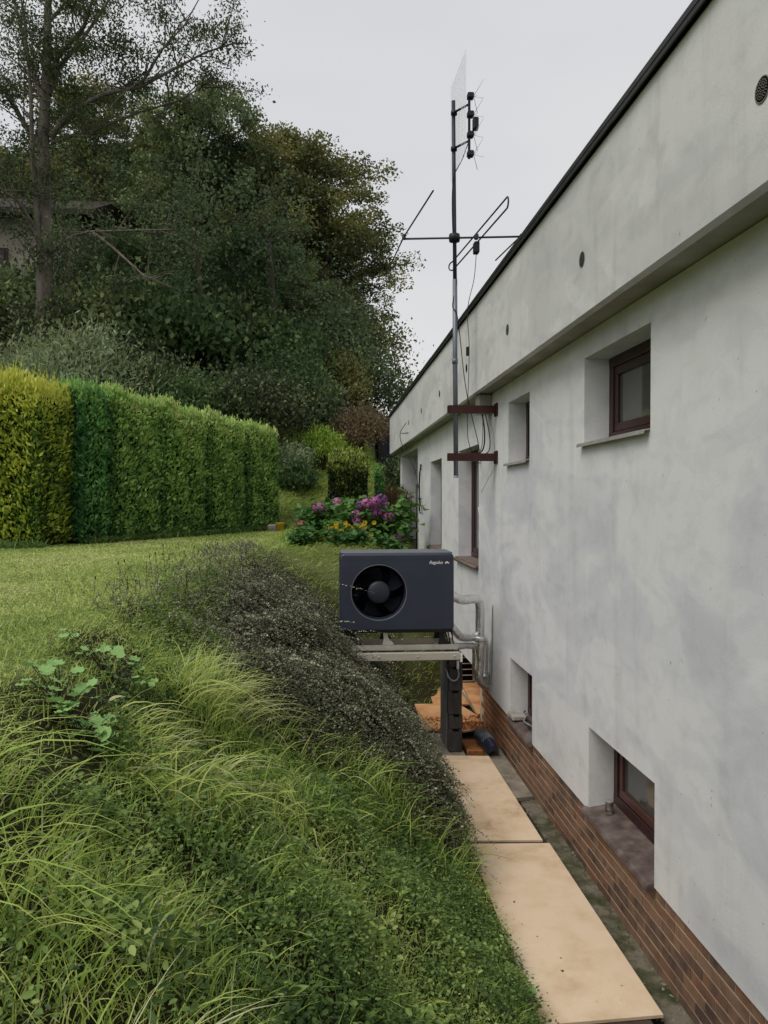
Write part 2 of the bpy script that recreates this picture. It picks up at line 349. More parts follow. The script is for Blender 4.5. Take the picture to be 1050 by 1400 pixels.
def leaves(C, D, N, L, W, col, fold=0.25):
    """diamond leaves: centre, direction, normal, length, width -> V,F,attr"""
    C = np.asarray(C, float); n = len(C); L = np.broadcast_to(L, (n,))[:, None]; W = np.broadcast_to(W, (n,))[:, None]
    D = unit(D); S = unit(np.cross(D, N)); N2 = np.cross(S, D)
    V = np.stack([C - D * L / 2, C + S * W / 2 + N2 * W * fold + D * L * .05, C + D * L / 2, C - S * W / 2 + N2 * W * fold + D * L * .05], 1).reshape(-1, 3)
    F = np.arange(4 * n).reshape(-1, 4)
    return V, F, np.repeat(np.broadcast_to(col, (n,)), 4)
def leaves6(C, D, N, L, W, col, fold=0.2):
    """oval leaves folded along the midrib"""
    C = np.asarray(C, float); n = len(C); L = np.broadcast_to(L, (n,))[:, None]; W = np.broadcast_to(W, (n,))[:, None]
    D = unit(D); S = unit(np.cross(D, N)); U = np.cross(S, D) * fold * W
    V = np.stack([C - D * L / 2, C - D * L * .22 + S * W * .46 + U, C + D * L * .18 + S * W * .44 + U, C + D * L / 2 - U * .6, C + D * L * .18 - S * W * .44 + U, C - D * L * .22 - S * W * .46 + U], 1).reshape(-1, 3)
    F = (np.arange(n)[:, None, None] * 6 + np.array([[0, 1, 2, 3], [0, 3, 4, 5]])[None]).reshape(-1, 4)
    return V, F, np.repeat(np.broadcast_to(col, (n,)), 6)
def blades(P, az, L, lean, droop, W, col, nseg=3, upn=None):
    """ribbon grass blades, quads (tip pinched)"""
    P = np.asarray(P, float); n = len(P)
    h = np.stack([np.cos(az), np.sin(az), np.zeros(n)], 1); s = np.stack([-np.sin(az), np.cos(az), np.zeros(n)], 1)
    Vs = []
    L = L[:, None]; lean = lean[:, None]; droop = droop[:, None]; W = np.broadcast_to(W, (n,))[:, None]
    tw = rng.normal(0, .5, n)[:, None]
    for k in range(nseg + 1):
        t = k / nseg
        c = P + h * L * (lean * t + droop * .75 * t * t) + np.array([0, 0, 1]) * L * (np.sqrt(np.clip(1 - lean ** 2, .05, 1)) * t - droop * .75 * t * t * (.3 + t * .7))
        wv = s + np.array([0, 0, 1]) * tw
        ww = W * (1.0 if t == 0 else (1.15 if t < .5 else 1.0)) * (1 - t ** 2.2) / 2 + .0002
        Vs += [c - wv * ww, c + wv * ww]
    V = np.stack(Vs, 1)  # n, 2(nseg+1), 3
    m = 2 * (nseg + 1)
    base = (np.arange(n) * m)[:, None, None]
    q = np.array([[2 * k, 2 * k + 1, 2 * k + 3, 2 * k + 2] for k in range(nseg)])[None]
    F = (base + q).reshape(-1, 4)
    return V.reshape(-1, 3), F, np.repeat(col, m)
def join(parts):
    Vs, Fs, As = [], [], []; b = 0
    for V, F, A in parts:
        Vs.append(V); Fs.append(F + b); As.append(A); b += len(V)
    return np.concatenate(Vs), np.concatenate(Fs), np.concatenate(As)
def rdir(n):
    return unit(rng.normal(size=(n, 3)))

# ---------------------------------------------------------------- terrain
EY = np.array([-50, 2, 5.5, 8.5, 12, 17, 20, 60]); EX = np.array([-1.20, -1.20, -1.38, -1.30, -1.0, -.7, -.6, -.6])
def terrain(X, Y):
    X = np.asarray(X, float); Y = np.asarray(Y, float)
    xe = np.interp(Y, EY, EX); t = np.clip((X - xe) / (1.10 - xe), 0, 1)
    z = 2.0 * (1 - t ** 1.12)
    z = z + (.06 * np.sin(4.3 * X + 1.9 * Y) * np.sin(3.6 * Y - 2 * X) + .02 * np.sin(9 * X - 4 * Y)) * np.minimum(1, 6 * t * (1 - t) + .1)
    z = np.where(X > 1.08, -.12 * smooth(1.08, 1.13, X), z)
    s0 = 10.3 + .9 * smooth(1.45, 1.8, X)
    s = smooth(s0, s0 + 2.3, Y)
    tgt = np.maximum(z, 1.95 - .5 * smooth(.6, 1.9, X))
    z = z * (1 - s) + tgt * s
    d = -(X + 1.1) * .848 + (Y - 17.4) * .53
    z = z + .012 * np.clip(Y - 12.5, 0, 5)
    hill = (.44 * np.clip(Y - 17.4, 0, 4.6) + .27 * np.maximum(Y - 22, 0)) * (1 - .75 * smooth(1.2, 2.1, X)) + .32 * np.maximum(d - 1.2, 0)
    z = z + 26 * np.tanh(hill / 26) * (1 - .75 * smooth(3, 14, X))
    z = z + .25 * np.sin(.5 * X) * np.sin(.37 * Y + 1) * smooth(20, 28, Y)
    return z
def axis(pts):
    out = []
    for a, b, st in pts: out.append(np.arange(a, b, st))
    out.append([pts[-1][1]]); return np.concatenate(out)
gx = axis([(-260, -40, 20), (-40, -12, 1.5), (-12, -3, .3), (-3, 1.05, .07), (1.05, 1.2, .03), (1.2, 3, .15), (3, 20, 1.5), (20, 260, 20)])
gy = axis([(-120, -6, 8), (-6, 0, .6), (0, 14, .08), (14, 30, .3), (30, 60, 2), (60, 300, 20)])
XX, YY = np.meshgrid(gx, gy); ZZ = terrain(XX, YY)
nx, ny = len(gx), len(gy)
idx = np.arange(nx * ny).reshape(ny, nx)
F = np.stack([idx[:-1, :-1], idx[:-1, 1:], idx[1:, 1:], idx[1:, :-1]], -1).reshape(-1, 4)
XE = np.interp(YY, EY, EX)
turf = 1 - smooth(-.1, .15, XX - XE + .12 * np.sin(5 * YY))
turf = np.where((YY > 10.6) & (XX < 1.9), np.maximum(turf, .75 * smooth(10.6, 12, YY)), turf)
dd = -(XX + 1.1) * .848 + (YY - 17.4) * .53
turf = turf * (1 - .85 * smooth(1, 4, dd)) * (1 - .8 * smooth(25, 28, YY))
g_me = mesh_np('ground', np.stack([XX, YY, ZZ], -1).reshape(-1, 3), F, groundmat(), {'turf': turf.ravel()}, smooth=True)
tag(link('ground', g_me), kind='structure')

# ---------------------------------------------------------------- path: boards on the narrow strip beside the wall
g = G(); g.box(1.80, 1.958, -2, 9.5, -.16, -.085)
tag(link('gutter_strip', g.mesh('gutter_strip', MT['mossy'])), kind='structure')
g = G()
for (a, b) in ((-.6, 1.35), (1.45, 3.7), (3.76, 5.82), (6.0, 8.0)): g.box(1.16, 1.70, a, b, -.13, -.024)
tag(link('path', g.mesh('path', MT['darkslab'])), kind='structure')
def board(pts, z, th, m, label, group=None, tilt=(0, 0)):
    c = np.mean(pts, 0); g = G(); n = len(pts)
    zz = lambda p: z + tilt[0] * (p[0] - c[0]) + tilt[1] * (p[1] - c[1])
    e = .004
    top = [((p[0] - c[0]) * (1 - e) + c[0], (p[1] - c[1]) * (1 - e) + c[1], zz(p)) for p in pts]
    mid = [(p[0], p[1], zz(p) - .003) for p in pts]; bot = [(p[0], p[1], zz(p) - th) for p in pts]
    V = top + mid + bot; F = [list(range(n)), [2 * n + i for i in range(n)][::-1]]
    for k in (0, 1):
        for i in range(n): F.append([k * n + i, (k + 1) * n + i, (k + 1) * n + (i + 1) % n, k * n + (i + 1) % n])
    g.add(V, F)
    return single('board', g, m, label, 'board', (c[0], c[1], z), group)
board([(1.105, 3.85), (1.770, 3.88), (1.762, 5.915), (1.122, 5.95)], .0, .019, MT['board'], 'nearest long tan chipboard sheet laid flat along the house wall')
board([(1.128, 6.005), (1.722, 5.965), (1.722, 7.99), (1.085, 8.06)], .002, .019, MT['board'], 'middle tan chipboard sheet between the nearest sheet and the dark pillar')
board([(1.17, 9.08), (1.66, 9.0), (1.90, 9.1), (1.93, 9.62), (1.78, 10.2), (1.19, 10.22)], -.03, .02, MT['boardorange'], 'orange clay-stained board lying behind the dark pillar', tilt=(0, .01))
board([(1.93, 9.64), (2.30, 9.9), (2.30, 11.38), (2.02, 11.40)], -.02, .03, MT['boardorange'], 'pale narrow board lying in the recess below the silver pipes')
board([(1.45, 10.26), (1.93, 10.22), (1.96, 11.3), (1.5, 11.2)], -.04, .02, MT['boardorange'], 'tan board farthest along the path behind the orange stained one')
board([(1.735, 6.95), (1.925, 6.98), (1.925, 8.35), (1.738, 8.30)], -.045, .035, MT['concrete'], 'grey brown concrete slab wedged between chipboard and brick plinth')
g = G(); g.box(1.55, 1.78, 8.32, 8.72, -.12, -.045, ch=.01)
single('paving_slab', g, MT['clay'], 'small slab dusted with orange clay right of the pillar foot', 'slab', (1.66, 8.5, -.1))
g = G(); g.box(1.12, 1.52, 8.14, 9.02, -.13, -.055, ch=.01)
single('concrete_footing', g, MT['concrete'], 'rough grey concrete footing under the dark pillar', 'footing', (1.3, 8.6, -.12))
# clay crumbs
n = 1100; cx = np.concatenate([rng.normal(1.80, .12, n // 2), rng.uniform(1.25, 1.92, n - n // 2)]); cy = np.concatenate([rng.normal(9.15, .12, n // 2), rng.uniform(8.95, 9.6, n - n // 2)])
g = G()
for i in range(n):
    if cx[i] > 1.93 or cy[i] < 9.02: continue
    s = abs(rng.normal(.004, .005)) + .002; p = np.array([cx[i], cy[i], -.028 + max(0, .05 - .3 * math.hypot(cx[i] - 1.8, cy[i] - 9.15))])
    q = [p + rng.normal(0, s, 3) for _ in range(4)]; g.add(q, [(0, 1, 2), (0, 2, 3), (0, 3, 1), (1, 3, 2)])
tag(link('clay_crumbs', g.mesh('clay_crumbs', MT['clay'])), 'orange clay crumbs scattered over the stained board', 'soil', kind='stuff')

g = G()
for i in range(70):
    x = 1.12 + abs(rng.normal(0, .16)) if i % 2 else rng.uniform(1.12, 1.74); y = rng.uniform(3.87, 7.95); s = rng.uniform(.0015, .006)
    if x > 1.70 or 5.90 < y < 6.02: continue
    p = np.array([x, y, .004]); q = [p + rng.normal(0, s, 3) * np.array([1, 1, .35]) for _ in range(4)]; g.add(q, [(0, 1, 2), (0, 2, 3), (0, 3, 1), (1, 3, 2)])
tag(link('debris', g.mesh('debris', MT['seed'])), 'fine dark crumbs and bits scattered on the boards', 'debris', kind='stuff')
g = G()
for i in range(420):
    y = rng.uniform(2.5, 7.0); x = rng.choice([1.80, 1.94]) + rng.normal(0, .02); s = rng.uniform(.003, .010); x = min(x, 1.95)
    p = np.array([x, y, -.084]); q = [p + rng.normal(0, s, 3) for _ in range(4)]; g.add(q, [(0, 1, 2), (0, 2, 3), (0, 3, 1), (1, 3, 2)])
tag(link('gutter_gravel', g.mesh('gutter_gravel', MT['concrete'])), 'grit and small stones along the mossy strip', 'gravel', kind='stuff')
# ---------------------------------------------------------------- the house
WX = 1.94; FX = 1.72; BX = 1.955
house = thing('house', 'white rendered house with flat roof overhang and brown brick plinth', 'house', (2.5, 8, 0))
wins = [  # y0, y1, z0, z1
    (4.47, 5.65, 3.135, 3.77, 'top'), (7.20, 8.05, 3.10, 3.745, 'top'), (9.63, 11.12, 1.885, 3.425, 'tall'), (12.75, 14.09, 1.88, 3.42, 'tall'),
    (4.385, 5.525, .41, 1.03, 'low'), (7.085, 7.95, .41, 1.05, 'low'), (1.2, 2.38, 3.135, 3.77, 'top'), (1.1, 2.3, .41, 1.03, 'low')]
niche = (9.62, 11.42, .41, .53)
holes = [x[:4] for x in wins] + [niche]
Y0, Y1 = -3.0, 16.1
ys = sorted({Y0, Y1, *[h[0] for h in holes], *[h[1] for h in holes]}); zs = sorted({.41, 3.95, *[h[2] for h in holes], *[h[3] for h in holes]})
DEP = .20
g = G()
for a, b in zip(ys[:-1], ys[1:]):
    for c, d in zip(zs[:-1], zs[1:]):
        my, mz = (a + b) / 2, (c + d) / 2
        if any(h[0] < my < h[1] and h[2] < mz < h[3] for h in holes): continue
        g.add([(WX, a, c), (WX, b, c), (WX, b, d), (WX, a, d)], [(0, 3, 2, 1)])
for h in holes:
    dp = DEP if h is not niche else .5
    y0, y1, z0, z1 = h; x1 = WX + dp
    g.add([(WX, y1, z0), (x1, y1, z0), (x1, y1, z1), (WX, y1, z1)], [(0, 1, 2, 3)])
    g.add([(WX, y0, z0), (x1, y0, z0), (x1, y0, z1), (WX, y0, z1)], [(3, 2, 1, 0)])
    g.add([(WX, y0, z1), (x1, y0, z1), (x1, y1, z1), (WX, y1, z1)], [(0, 1, 2, 3)])
    if z0 > .42: g.add([(WX, y0, z0), (x1, y0, z0), (x1, y1, z0), (WX, y1, z0)], [(3, 2, 1, 0)])
# lower lip of the render and the other sides of the body
for a, b in ((Y0, 1.1), (2.3, 4.385), (5.525, 7.085), (7.95, 9.62), (11.42, Y1)):
    g.add([(WX, a, .41), (BX + .02, a, .41), (BX + .02, b, .41), (WX, b, .41)], [(0, 1, 2, 3)])
g.add([(WX, Y1, -.15), (9, Y1, -.15), (9, Y1, 3.95), (WX, Y1, 3.95)], [(0, 3, 2, 1)])
g.add([(WX, Y0, -.15), (9, Y0, -.15), (9, Y0, 3.95), (WX, Y0, 3.95)], [(0, 1, 2, 3)])
g.add([(9, Y0, -.15), (9, Y1, -.15), (9, Y1, 3.95), (9, Y0, 3.95)], [(0, 1, 2, 3)])
part('wall', g, MT['plaster'], house)
# overhang: fascia, soffit, roof
g = G(); FY1 = 20.55
g.box(FX, FX + .06, Y0 - .3, FY1, 3.95, 4.93); g.box(FX + .06, 9.3, FY1 - .06, FY1, 3.95, 4.93); g.box(FX + .06, 9.3, Y0 - .3, Y0 - .24, 3.95, 4.93)
part('fascia', g, MT['fascia'], house)
g = G(); g.box(FX + .061, 9.2, Y0 - .2, FY1 - .061, 3.955, 4.1); part('soffit', g, MT['soffit'], house)
g = G(); g.box(FX + .03, 9.3, Y0 - .3, FY1 - .02, 4.932, 4.99); part('roof', g, MT['rooftrim'], house)
g = G()
prev = Y0 - .35
while prev < FY1 + .05:      # roof trim in overlapping lengths with slight waviness
    nxt = min(prev + 1.95, FY1 + .06); dz = rng.normal(0, .004)
    g.box(FX - .040, FX + .10, prev, nxt - .003, 4.962 + dz, 5.005 + dz, ch=.005); g.box(FX - .036, FX - .026, prev, nxt - .004, 4.938 + dz, 4.963 + dz); prev = nxt
part('roof_edge', g, MT['rooftrim'], house)
# plinth mortar backing with the recess
g = G()
for a, b in ((Y0, niche[0]), (niche[1], Y1)): g.box(BX + .0045, BX + .2, a, b, -.2, .409)
part('plinth', g, MT['mortar'], house)
g = G(); g.box(2.42, 2.46, niche[0] - .1, niche[1] + .1, -.15, .53); g.box(2.156, 2.44, niche[1], niche[1] + .05, -.15, .53)
g.box(BX + .03, 2.46, niche[0], niche[1], -.15, -.06)
part('recess', g, MT['mortar'], house)
g = G(); g.box(1.985, 2.20, niche[1] - .06, niche[1] - .03, -.04, .49); part('recess_opening', g, MT['darkhole'], house)
vent = part('louvre_frame', G().box(1.965, 1.985, niche[1] - .08, niche[1] - .03, -.05, .50).box(2.20, 2.225, niche[1] - .08, niche[1] - .03, -.05, .50).box(1.985, 2.20, niche[1] - .08, niche[1] - .03, .43, .53), MT['greyblock'], house)
for k in range(5): part('louvre', G().box(1.986, 2.199, niche[1] - .09, niche[1] - .075, .0 + k * .088, .010 + k * .088), MT['mortar'], vent)
# bricks
def brick_mesh(Lb, Hb):
    g = G(); c = .0015; d = .006
    V = [(0, -Lb / 2 + c, -Hb / 2 + c), (0, Lb / 2 - c, -Hb / 2 + c), (0, Lb / 2 - c, Hb / 2 - c), (0, -Lb / 2 + c, Hb / 2 - c),
         (c, -Lb / 2, -Hb / 2), (c, Lb / 2, -Hb / 2), (c, Lb / 2, Hb / 2), (c, -Lb / 2, Hb / 2),
         (d, -Lb / 2, -Hb / 2), (d, Lb / 2, -Hb / 2), (d, Lb / 2, Hb / 2), (d, -Lb / 2, Hb / 2)]
    F = [(3, 2, 1, 0)]
    for k in (0, 4):
        for i in range(4): j = (i + 1) % 4; F.append((k + i, k + j, k + 4 + j, k + 4 + i))
    return V, F
CH = .0722; BL = .245; bricks = []
for r_ in range(7):
    zc = .405 - CH * (r_ + .5)
    off = [0, .125, .06, .185, .03, .14, .09][r_] + .05
    k = 0
    while True:
        yc = 2.0 - 5.0 + off + .2535 * k; k += 1
        if yc > 15.9: break
        if niche[0] - .13 < yc < niche[1] + .13: continue
        bricks.append((yc, zc))
V, Fb = brick_mesh(BL, CH - .010)
bm1 = mesh_np('brick', V, Fb, MT['brick']); bm2 = mesh_np('brick', V, Fb, MT['brickred'])
hl = Vector(house.location); near = sorted(bricks, key=lambda b: abs(b[0] - 5.8))[:300]; ns = set(near)
for yc, zc in near:
    red = yc > 8.2 + rng.normal(0, .5)
    o = link('brick', bm2 if red else bm1, house, Vector((BX + rng.normal(0, .0008), yc, zc)) - hl)
g = G()
for yc, zc in bricks:
    if (yc, zc) in ns: continue
    g.add([(x + BX, y + yc, z + zc) for x, y, z in V], Fb)
# bricks on the reveal of the recess, facing the camera
tag(part('brick_courses', g, MT['brickred'], house), kind='stuff')
# windows
def ring(g, x0, x1, y0, y1, z0, z1, wd, mi=0, ch=.004):
    g.box(x0, x1, y0, y1, z0, z0 + wd, mi, ch); g.box(x0, x1, y0, y1, z1 - wd, z1, mi, ch)
    g.box(x0 + .0015, x1 - .0015, y0 + .0012, y0 + wd, z0 + wd - .003, z1 - wd + .003, mi, ch); g.box(x0 + .0015, x1 - .0015, y1 - wd, y1 - .0012, z0 + wd - .003, z1 - wd + .003, mi, ch)
for wi, (y0, y1, z0, z1, kind) in enumerate(wins):
    xf = WX + DEP - .012
    fz0 = z0 + (.05 if kind == 'low' else .0)
    g = G(); ring(g, xf, xf + .07, y0, y1, fz0, z1, .075)
    wn = part('window', g, MT['winframe'], house)
    g = G(); ring(g, xf + .012, xf + .06, y0 + .078, y1 - .078, fz0 + .078, z1 - .078, .06)
    if kind == 'tall': g.box(xf + .014, xf + .058, (y0 + y1) / 2 - .045, (y0 + y1) / 2 + .045, fz0 + .14, z1 - .14, 0, .004)
    part('sash', g, MT['sash'] if kind == 'low' else MT['winframe'], wn)
    g = G(); g.box(xf + .035, xf + .041, y0 + .135, y1 - .135, fz0 + .135, z1 - .135); part('pane', g, MT['glass'], wn)
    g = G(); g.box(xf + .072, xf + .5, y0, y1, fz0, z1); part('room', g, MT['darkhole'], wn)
    g = G(); e = .03 if kind != 'low' else .012
    if kind == 'top':     # folded tin sill
        V = []; F = []
        pr = [(xf + .03, z0 + .03), (WX - .04, z0 - .004), (WX - .046, z0 - .03), (WX - .040, z0 - .03), (WX - .035, z0 - .012), (xf + .03, z0 + .022)]
        ya, yb = y0 + .001, y1 + .05
        for yy in (ya, yb): V += [(a, yy, b) for a, b in pr]
        m_ = len(pr); F = [[i, (i + 1) % m_, m_ + (i + 1) % m_, m_ + i] for i in range(m_)] + [list(range(m_))[::-1], list(range(m_, 2 * m_))]
        g.add(V, F); part('sill', g, MT['tin'], wn)
    elif kind == 'tall':
        nt_ = max(3, int((y1 - y0 + .1) / .25)); st = (y1 - y0 + .10) / nt_
        s0 = part('sill', G().box(WX + .002, xf + .06, y0 + .001, y1 - .001, z0 - .03, z0 + .005), MT['sillbrown'], wn)
        g = G()
        g.tube([(WX - .045, y0 + .0, z0 - .032), (WX - .045, y1 + .07, z0 - .032)], .026, 10)
        g.box(WX - .045, WX + .18, y0 + .002, y1 - .001, z0 - .028, z0 + .012, ch=.004)
        g.box(WX - .047, WX - .001, y1 - .003, y1 + .065, z0 - .028, z0 - .006, ch=.004)
        part('sill_nosing', g, MT['sillbrown'], wn)
    else:                 # glazed sloping sill, rounded nose over the bricks
        g = G(); a = 8; pr = [(xf + .03, z0 + .055)] + [(WX - .018 - .030 * math.sin(q), z0 - .012 + .032 * math.cos(q)) for q in np.linspace(0, 2.2, a)] + [(WX - .002, z0 - .03), (WX + .02, z0 - .002), (xf + .03, z0 - .0)]
        V = []; m_ = len(pr); ya, yb = y0 + .002, y1 + .03
        for yy, lim in ((ya, 0), (yb, 1)):
            for x_, z_ in pr: V.append((x_, (y1 - .002) if (lim and x_ > WX - .001) else yy, z_))
        F = [[i, (i + 1) % m_, m_ + (i + 1) % m_, m_ + i] for i in range(m_)] + [list(range(m_))[::-1], list(range(m_, 2 * m_))]
        g.add(V, F); part('sill', g, MT['sill'], wn)
# ventilation holes in the fascia
for k, vy in enumerate((2.927, 5.062, 7.18, 9.295, 11.525, 13.745, 15.81, .8)):
    vz = 4.322
    g = G(); g.lathe([(.052, -.001), (.052, -.004), (.046, -.004), (.046, .0)], (FX, vy, vz), 'x', 28)
    v_ = part('vent', g, MT['greyblock'], house)
    g = G(); g.lathe([(.0455, -.0045), (.0455, -.0030)], (FX, vy, vz), 'x', 28); part('vent_cover', g, MT['darkhole'], v_)
    if k < 3 or k == 7:
        g = G()
        for rr, nn in ((.009, 5), (.018, 10), (.027, 15), (.036, 20)):
            for q in range(nn):
                a = 2 * math.pi * q / nn + rr * 40
                g.box(FX - .0062, FX - .0045, vy + rr * math.cos(a) - .0022, vy + rr * math.cos(a) + .0022, vz + rr * math.sin(a) - .0022, vz + rr * math.sin(a) + .0022)
        part('vent_grille', g, MT['greyblock'], v_)
# porch pillar and floor
g = G(); g.box(WX, 2.34, 19.5, 19.9, 1.45, 3.83, ch=.008); part('porch_pillar', g, MT['plaster'], house)
g = G(); g.box(WX + .03, 9, 16.11, 20.2, 1.2, 1.52); part('porch_floor', g, MT['concrete'], house)
g = G(); g.box(WX, 2.34, 16.101, 20.4, 3.83, 3.954); part('porch_beam', g, MT['plaster'], house)
g = G(); g.tube([(1.90, 15.93, 1.55), (1.90, 15.93, 3.05)], .022, 8); g.tube([(1.90, 15.93, 2.75), (1.945, 15.4, 2.75)], .008, 6); part('downpipe', g, MT['black'], house)
# overflow stub in fascia
g = G(); g.tube([(FX, 15.9, 4.12), (FX - .14, 15.9, 4.11)], .018, 8); part('overflow_pipe', g, MT['tin'], house)

def cable(pts, r=.004, m='black', k=5, name='cable', label='', cat='cable', n=10, group=None):
    P = [Vector(p) for p in pts]; out = []
    for i in range(len(P) - 1):
        p0 = P[max(i - 1, 0)]; p1 = P[i]; p2 = P[i + 1]; p3 = P[min(i + 2, len(P) - 1)]
        for j in range(n):
            t = j / n
            out.append(.5 * ((2 * p1) + (-p0 + p2) * t + (2 * p0 - 5 * p1 + 4 * p2 - p3) * t * t + (-p0 + 3 * p1 - 3 * p2 + p3) * t ** 3))
    out.append(P[-1])
    g = G(); g.tube(out, r, k)
    if label: return single(name, g, MT[m], label, cat, tuple(P[0]), group)
    return g
cable([(1.93, 15.5, 3.42), (1.90, 15.3, 3.40), (1.88, 15.32, 3.0), (1.89, 15.36, 2.55), (1.87, 15.25, 2.6), (1.89, 15.4, 3.2), (1.93, 15.45, 3.36)], .014, 'black', label='black coiled cable hanging from the far wall by the downpipe')
cable([(1.70, 16.2, 4.35), (1.60, 16.4, 4.15), (1.63, 16.3, 3.9), (1.80, 16.0, 3.5), (1.88, 15.8, 3.2), (1.91, 15.1, 2.45)], .007, 'black', label='thin black wire drooping under the far end of the overhang')

# junction box under the soffit
jb = thing('junction_box', 'grey junction box under the overhang beside the upper mast bracket', 'junction box', (1.86, 8.95, 3.75))
part('box_body', G().box(1.78, 1.938, 8.86, 9.06, 3.72, 3.948, ch=.006), MT['tin'], jb)
part('box_lid', G().box(1.785, 1.933, 8.848, 8.859, 3.725, 3.94, ch=.003), MT['tin'], jb)
# ---------------------------------------------------------------- aerial mast
mast = thing('antenna_mast', 'tall steel aerial mast held off the wall by two brown brackets', 'mast', (1.46, 8.62, 2.97))
part('lower_pole', G().tube([(1.476, 8.62, 2.97), (1.462, 8.62, 4.3), (1.46, 8.62, 5.2)], .027, 14), MT['mast'], mast)
part('collar', G().tube([(1.462, 8.62, 4.25), (1.4615, 8.62, 4.31)], .032, 14), MT['mast'], mast)
part('upper_pole', G().tube([(1.46, 8.62, 5.19), (1.455, 8.62, 5.7), (1.448, 8.62, 6.3), (1.44, 8.62, 7.2)], [.023, .022, .022, .022], 12), MT['mastblue'], mast)
part('base_plug', G().tube([(1.476, 8.62, 2.965), (1.476, 8.62, 2.985)], .0275, 14), MT['tin'], mast)
for z in (3.695, 3.155):
    g = G(); g.box(1.38, 1.939, 8.655, 8.661, z, z + .085); g.box(1.38, 1.939, 8.585, 8.655, z + .079, z + .085); g.box(1.38, 1.939, 8.585, 8.655, z, z + .006); g.box(1.38, 1.939, 8.579, 8.585, z + .0, z + .085)
    b_ = part('bracket', g, MT['oxide'], mast)
    g = G(); g.box(1.925, 1.9395, 8.54, 8.70, z - .03, z + .115, ch=.003); part('wall_plate', g, MT['oxide'], b_)
# VHF three-element antenna
ZB = 5.66
vhf = thing('vhf_antenna', 'three-element rod antenna mounted crosswise halfway up the mast', 'antenna', (1.45, 8.6, ZB))
part('boom', G().tube([(.88, 8.66, ZB - .005), (2.24, 8.55, ZB + .02)], .012, 8), MT['ant'], vhf)
g = G(); g.lathe([(.02, -.045), (.06, -.04), (.065, 0), (.06, .04), (.02, .045)], (1.45, 8.6, ZB), 'z', 16); part('mast_clamp', g, MT['black'], vhf)
part('director_rod', G().tube([(1.035, 7.36, ZB + .02), (.885, 8.66, ZB + .02), (.80, 9.95, ZB + .0)], .0085, 7), MT['ant'], vhf)
part('reflector_rod', G().tube([(2.31, 7.35, ZB + .03), (2.20, 8.56, ZB + .03), (2.11, 9.45, ZB + .03)], .0085, 7), MT['ant'], vhf)
q0, q1 = Vector((1.80, 7.55, ZB)), Vector((1.60, 9.62, ZB))
pts = [q0 + Vector((0, 0, .055)), q1 + Vector((0, 0, .055))]
arc = [q1 + Vector((-.04 * math.sin(a), .055 * math.sin(a), .055 * math.cos(a))) for a in np.linspace(0, math.pi, 8)]
arc2 = [q0 + Vector((.0, -.055 * math.sin(a), -.055 * math.cos(a))) for a in np.linspace(0, math.pi, 8)]
part('folded_dipole', G().tube(arc + arc2 + [arc[0]], .009, 7, cap=False), MT['ant'], vhf)
part('dipole_box', G().box(1.665, 1.725, 8.53, 8.63, ZB - .175, ZB - .05, ch=.008), MT['black'], vhf)
for x_, y_ in ((.885, 8.66), (1.70, 8.595), (2.205, 8.553)):
    part('element_clamp', G().box(x_ - .02, x_ + .02, y_ - .03, y_ + .03, ZB - .01, ZB + .045, ch=.005), MT['ant'], vhf)
# grid antenna
ga = thing('grid_antenna', 'white grid panel aerial with four crossed dipoles at the mast top', 'antenna', (1.46, 8.6, 6.98))
def pp(u, v): return (1.50 + .035 * (1 - u) - .02, 8.25 + .78 * u, v)   # u 0 near .. 1 far
z0g, z1g = 6.46, 7.56
g = G()
for k in range(0, 37):
    v = z0g + (z1g - z0g) * k / 36; g.tube([pp(0, v), pp(1, v)], .0012, 3, smooth=False)
for k in range(0, 11):
    u = k / 10; g.tube([pp(u, z0g), pp(u, z1g)], .0016, 3, smooth=False)
part('reflector_grid', g, MT['wirewhite'], ga)
part('support_bar', G().box(1.565, 1.59, 8.38, 8.41, 6.46, 7.16, ch=.003), MT['black'], ga)
for z in (7.06, 6.66): part('standoff', G().tube([(1.44, 8.6, z), (1.58, 8.4, z)], .012, 6).lathe([(.036, -.02), (.036, .02)], (1.445, 8.61, z), 'z', 12), MT['black'], ga)
for z in (7.14, 6.94, 6.72, 6.51):
    g = G(); g.box(1.555, 1.625, 8.35, 8.43, z - .03, z + .03, ch=.008); e_ = part('dipole_element', g, MT['black'], ga)
    g = G()
    for sy in (-1, 1):
        for sz in (-1, 1): g.tube([(1.625, 8.39, z), (1.70, 8.39 + sy * .16, z + sz * .10)], .003, 4)
    part('whisker', g, MT['wirewhite'], e_)
part('amplifier_box', G().box(1.615, 1.675, 8.34, 8.42, 6.77, 6.90, ch=.01), MT['black'], ga)
# aerial cables
cable([(1.62, 8.4, 6.78), (1.52, 8.5, 6.5), (1.435, 8.60, 6.3), (1.43, 8.6, 5.75), (1.475, 8.6, 5.2), (1.43, 8.6, 4.9), (1.49, 8.6, 4.75), (1.62, 8.8, 4.0), (1.78, 8.9, 3.4), (1.86, 9.1, 3.15)], .005, 'black', label='black coaxial cable running down the mast from the grid antenna')
cable([(1.695, 8.58, ZB - .175), (1.67, 8.58, 5.2), (1.60, 8.6, 4.85), (1.62, 8.6, 4.4), (1.60, 8.6, 3.6), (1.64, 8.7, 3.35), (1.74, 8.85, 3.24), (1.83, 8.9, 3.35), (1.86, 9.0, 3.7)], .004, 'black', label='thin cable hanging from the rod antenna down past the brackets')
g = cable([(1.60, 8.6, 4.34), (1.60, 8.6, 4.44)], .016, 'black', 8)
single('cable_joint', g, MT['black'], 'short black cable joint on the thin hanging cable', 'cable joint', (1.6, 8.6, 4.3))
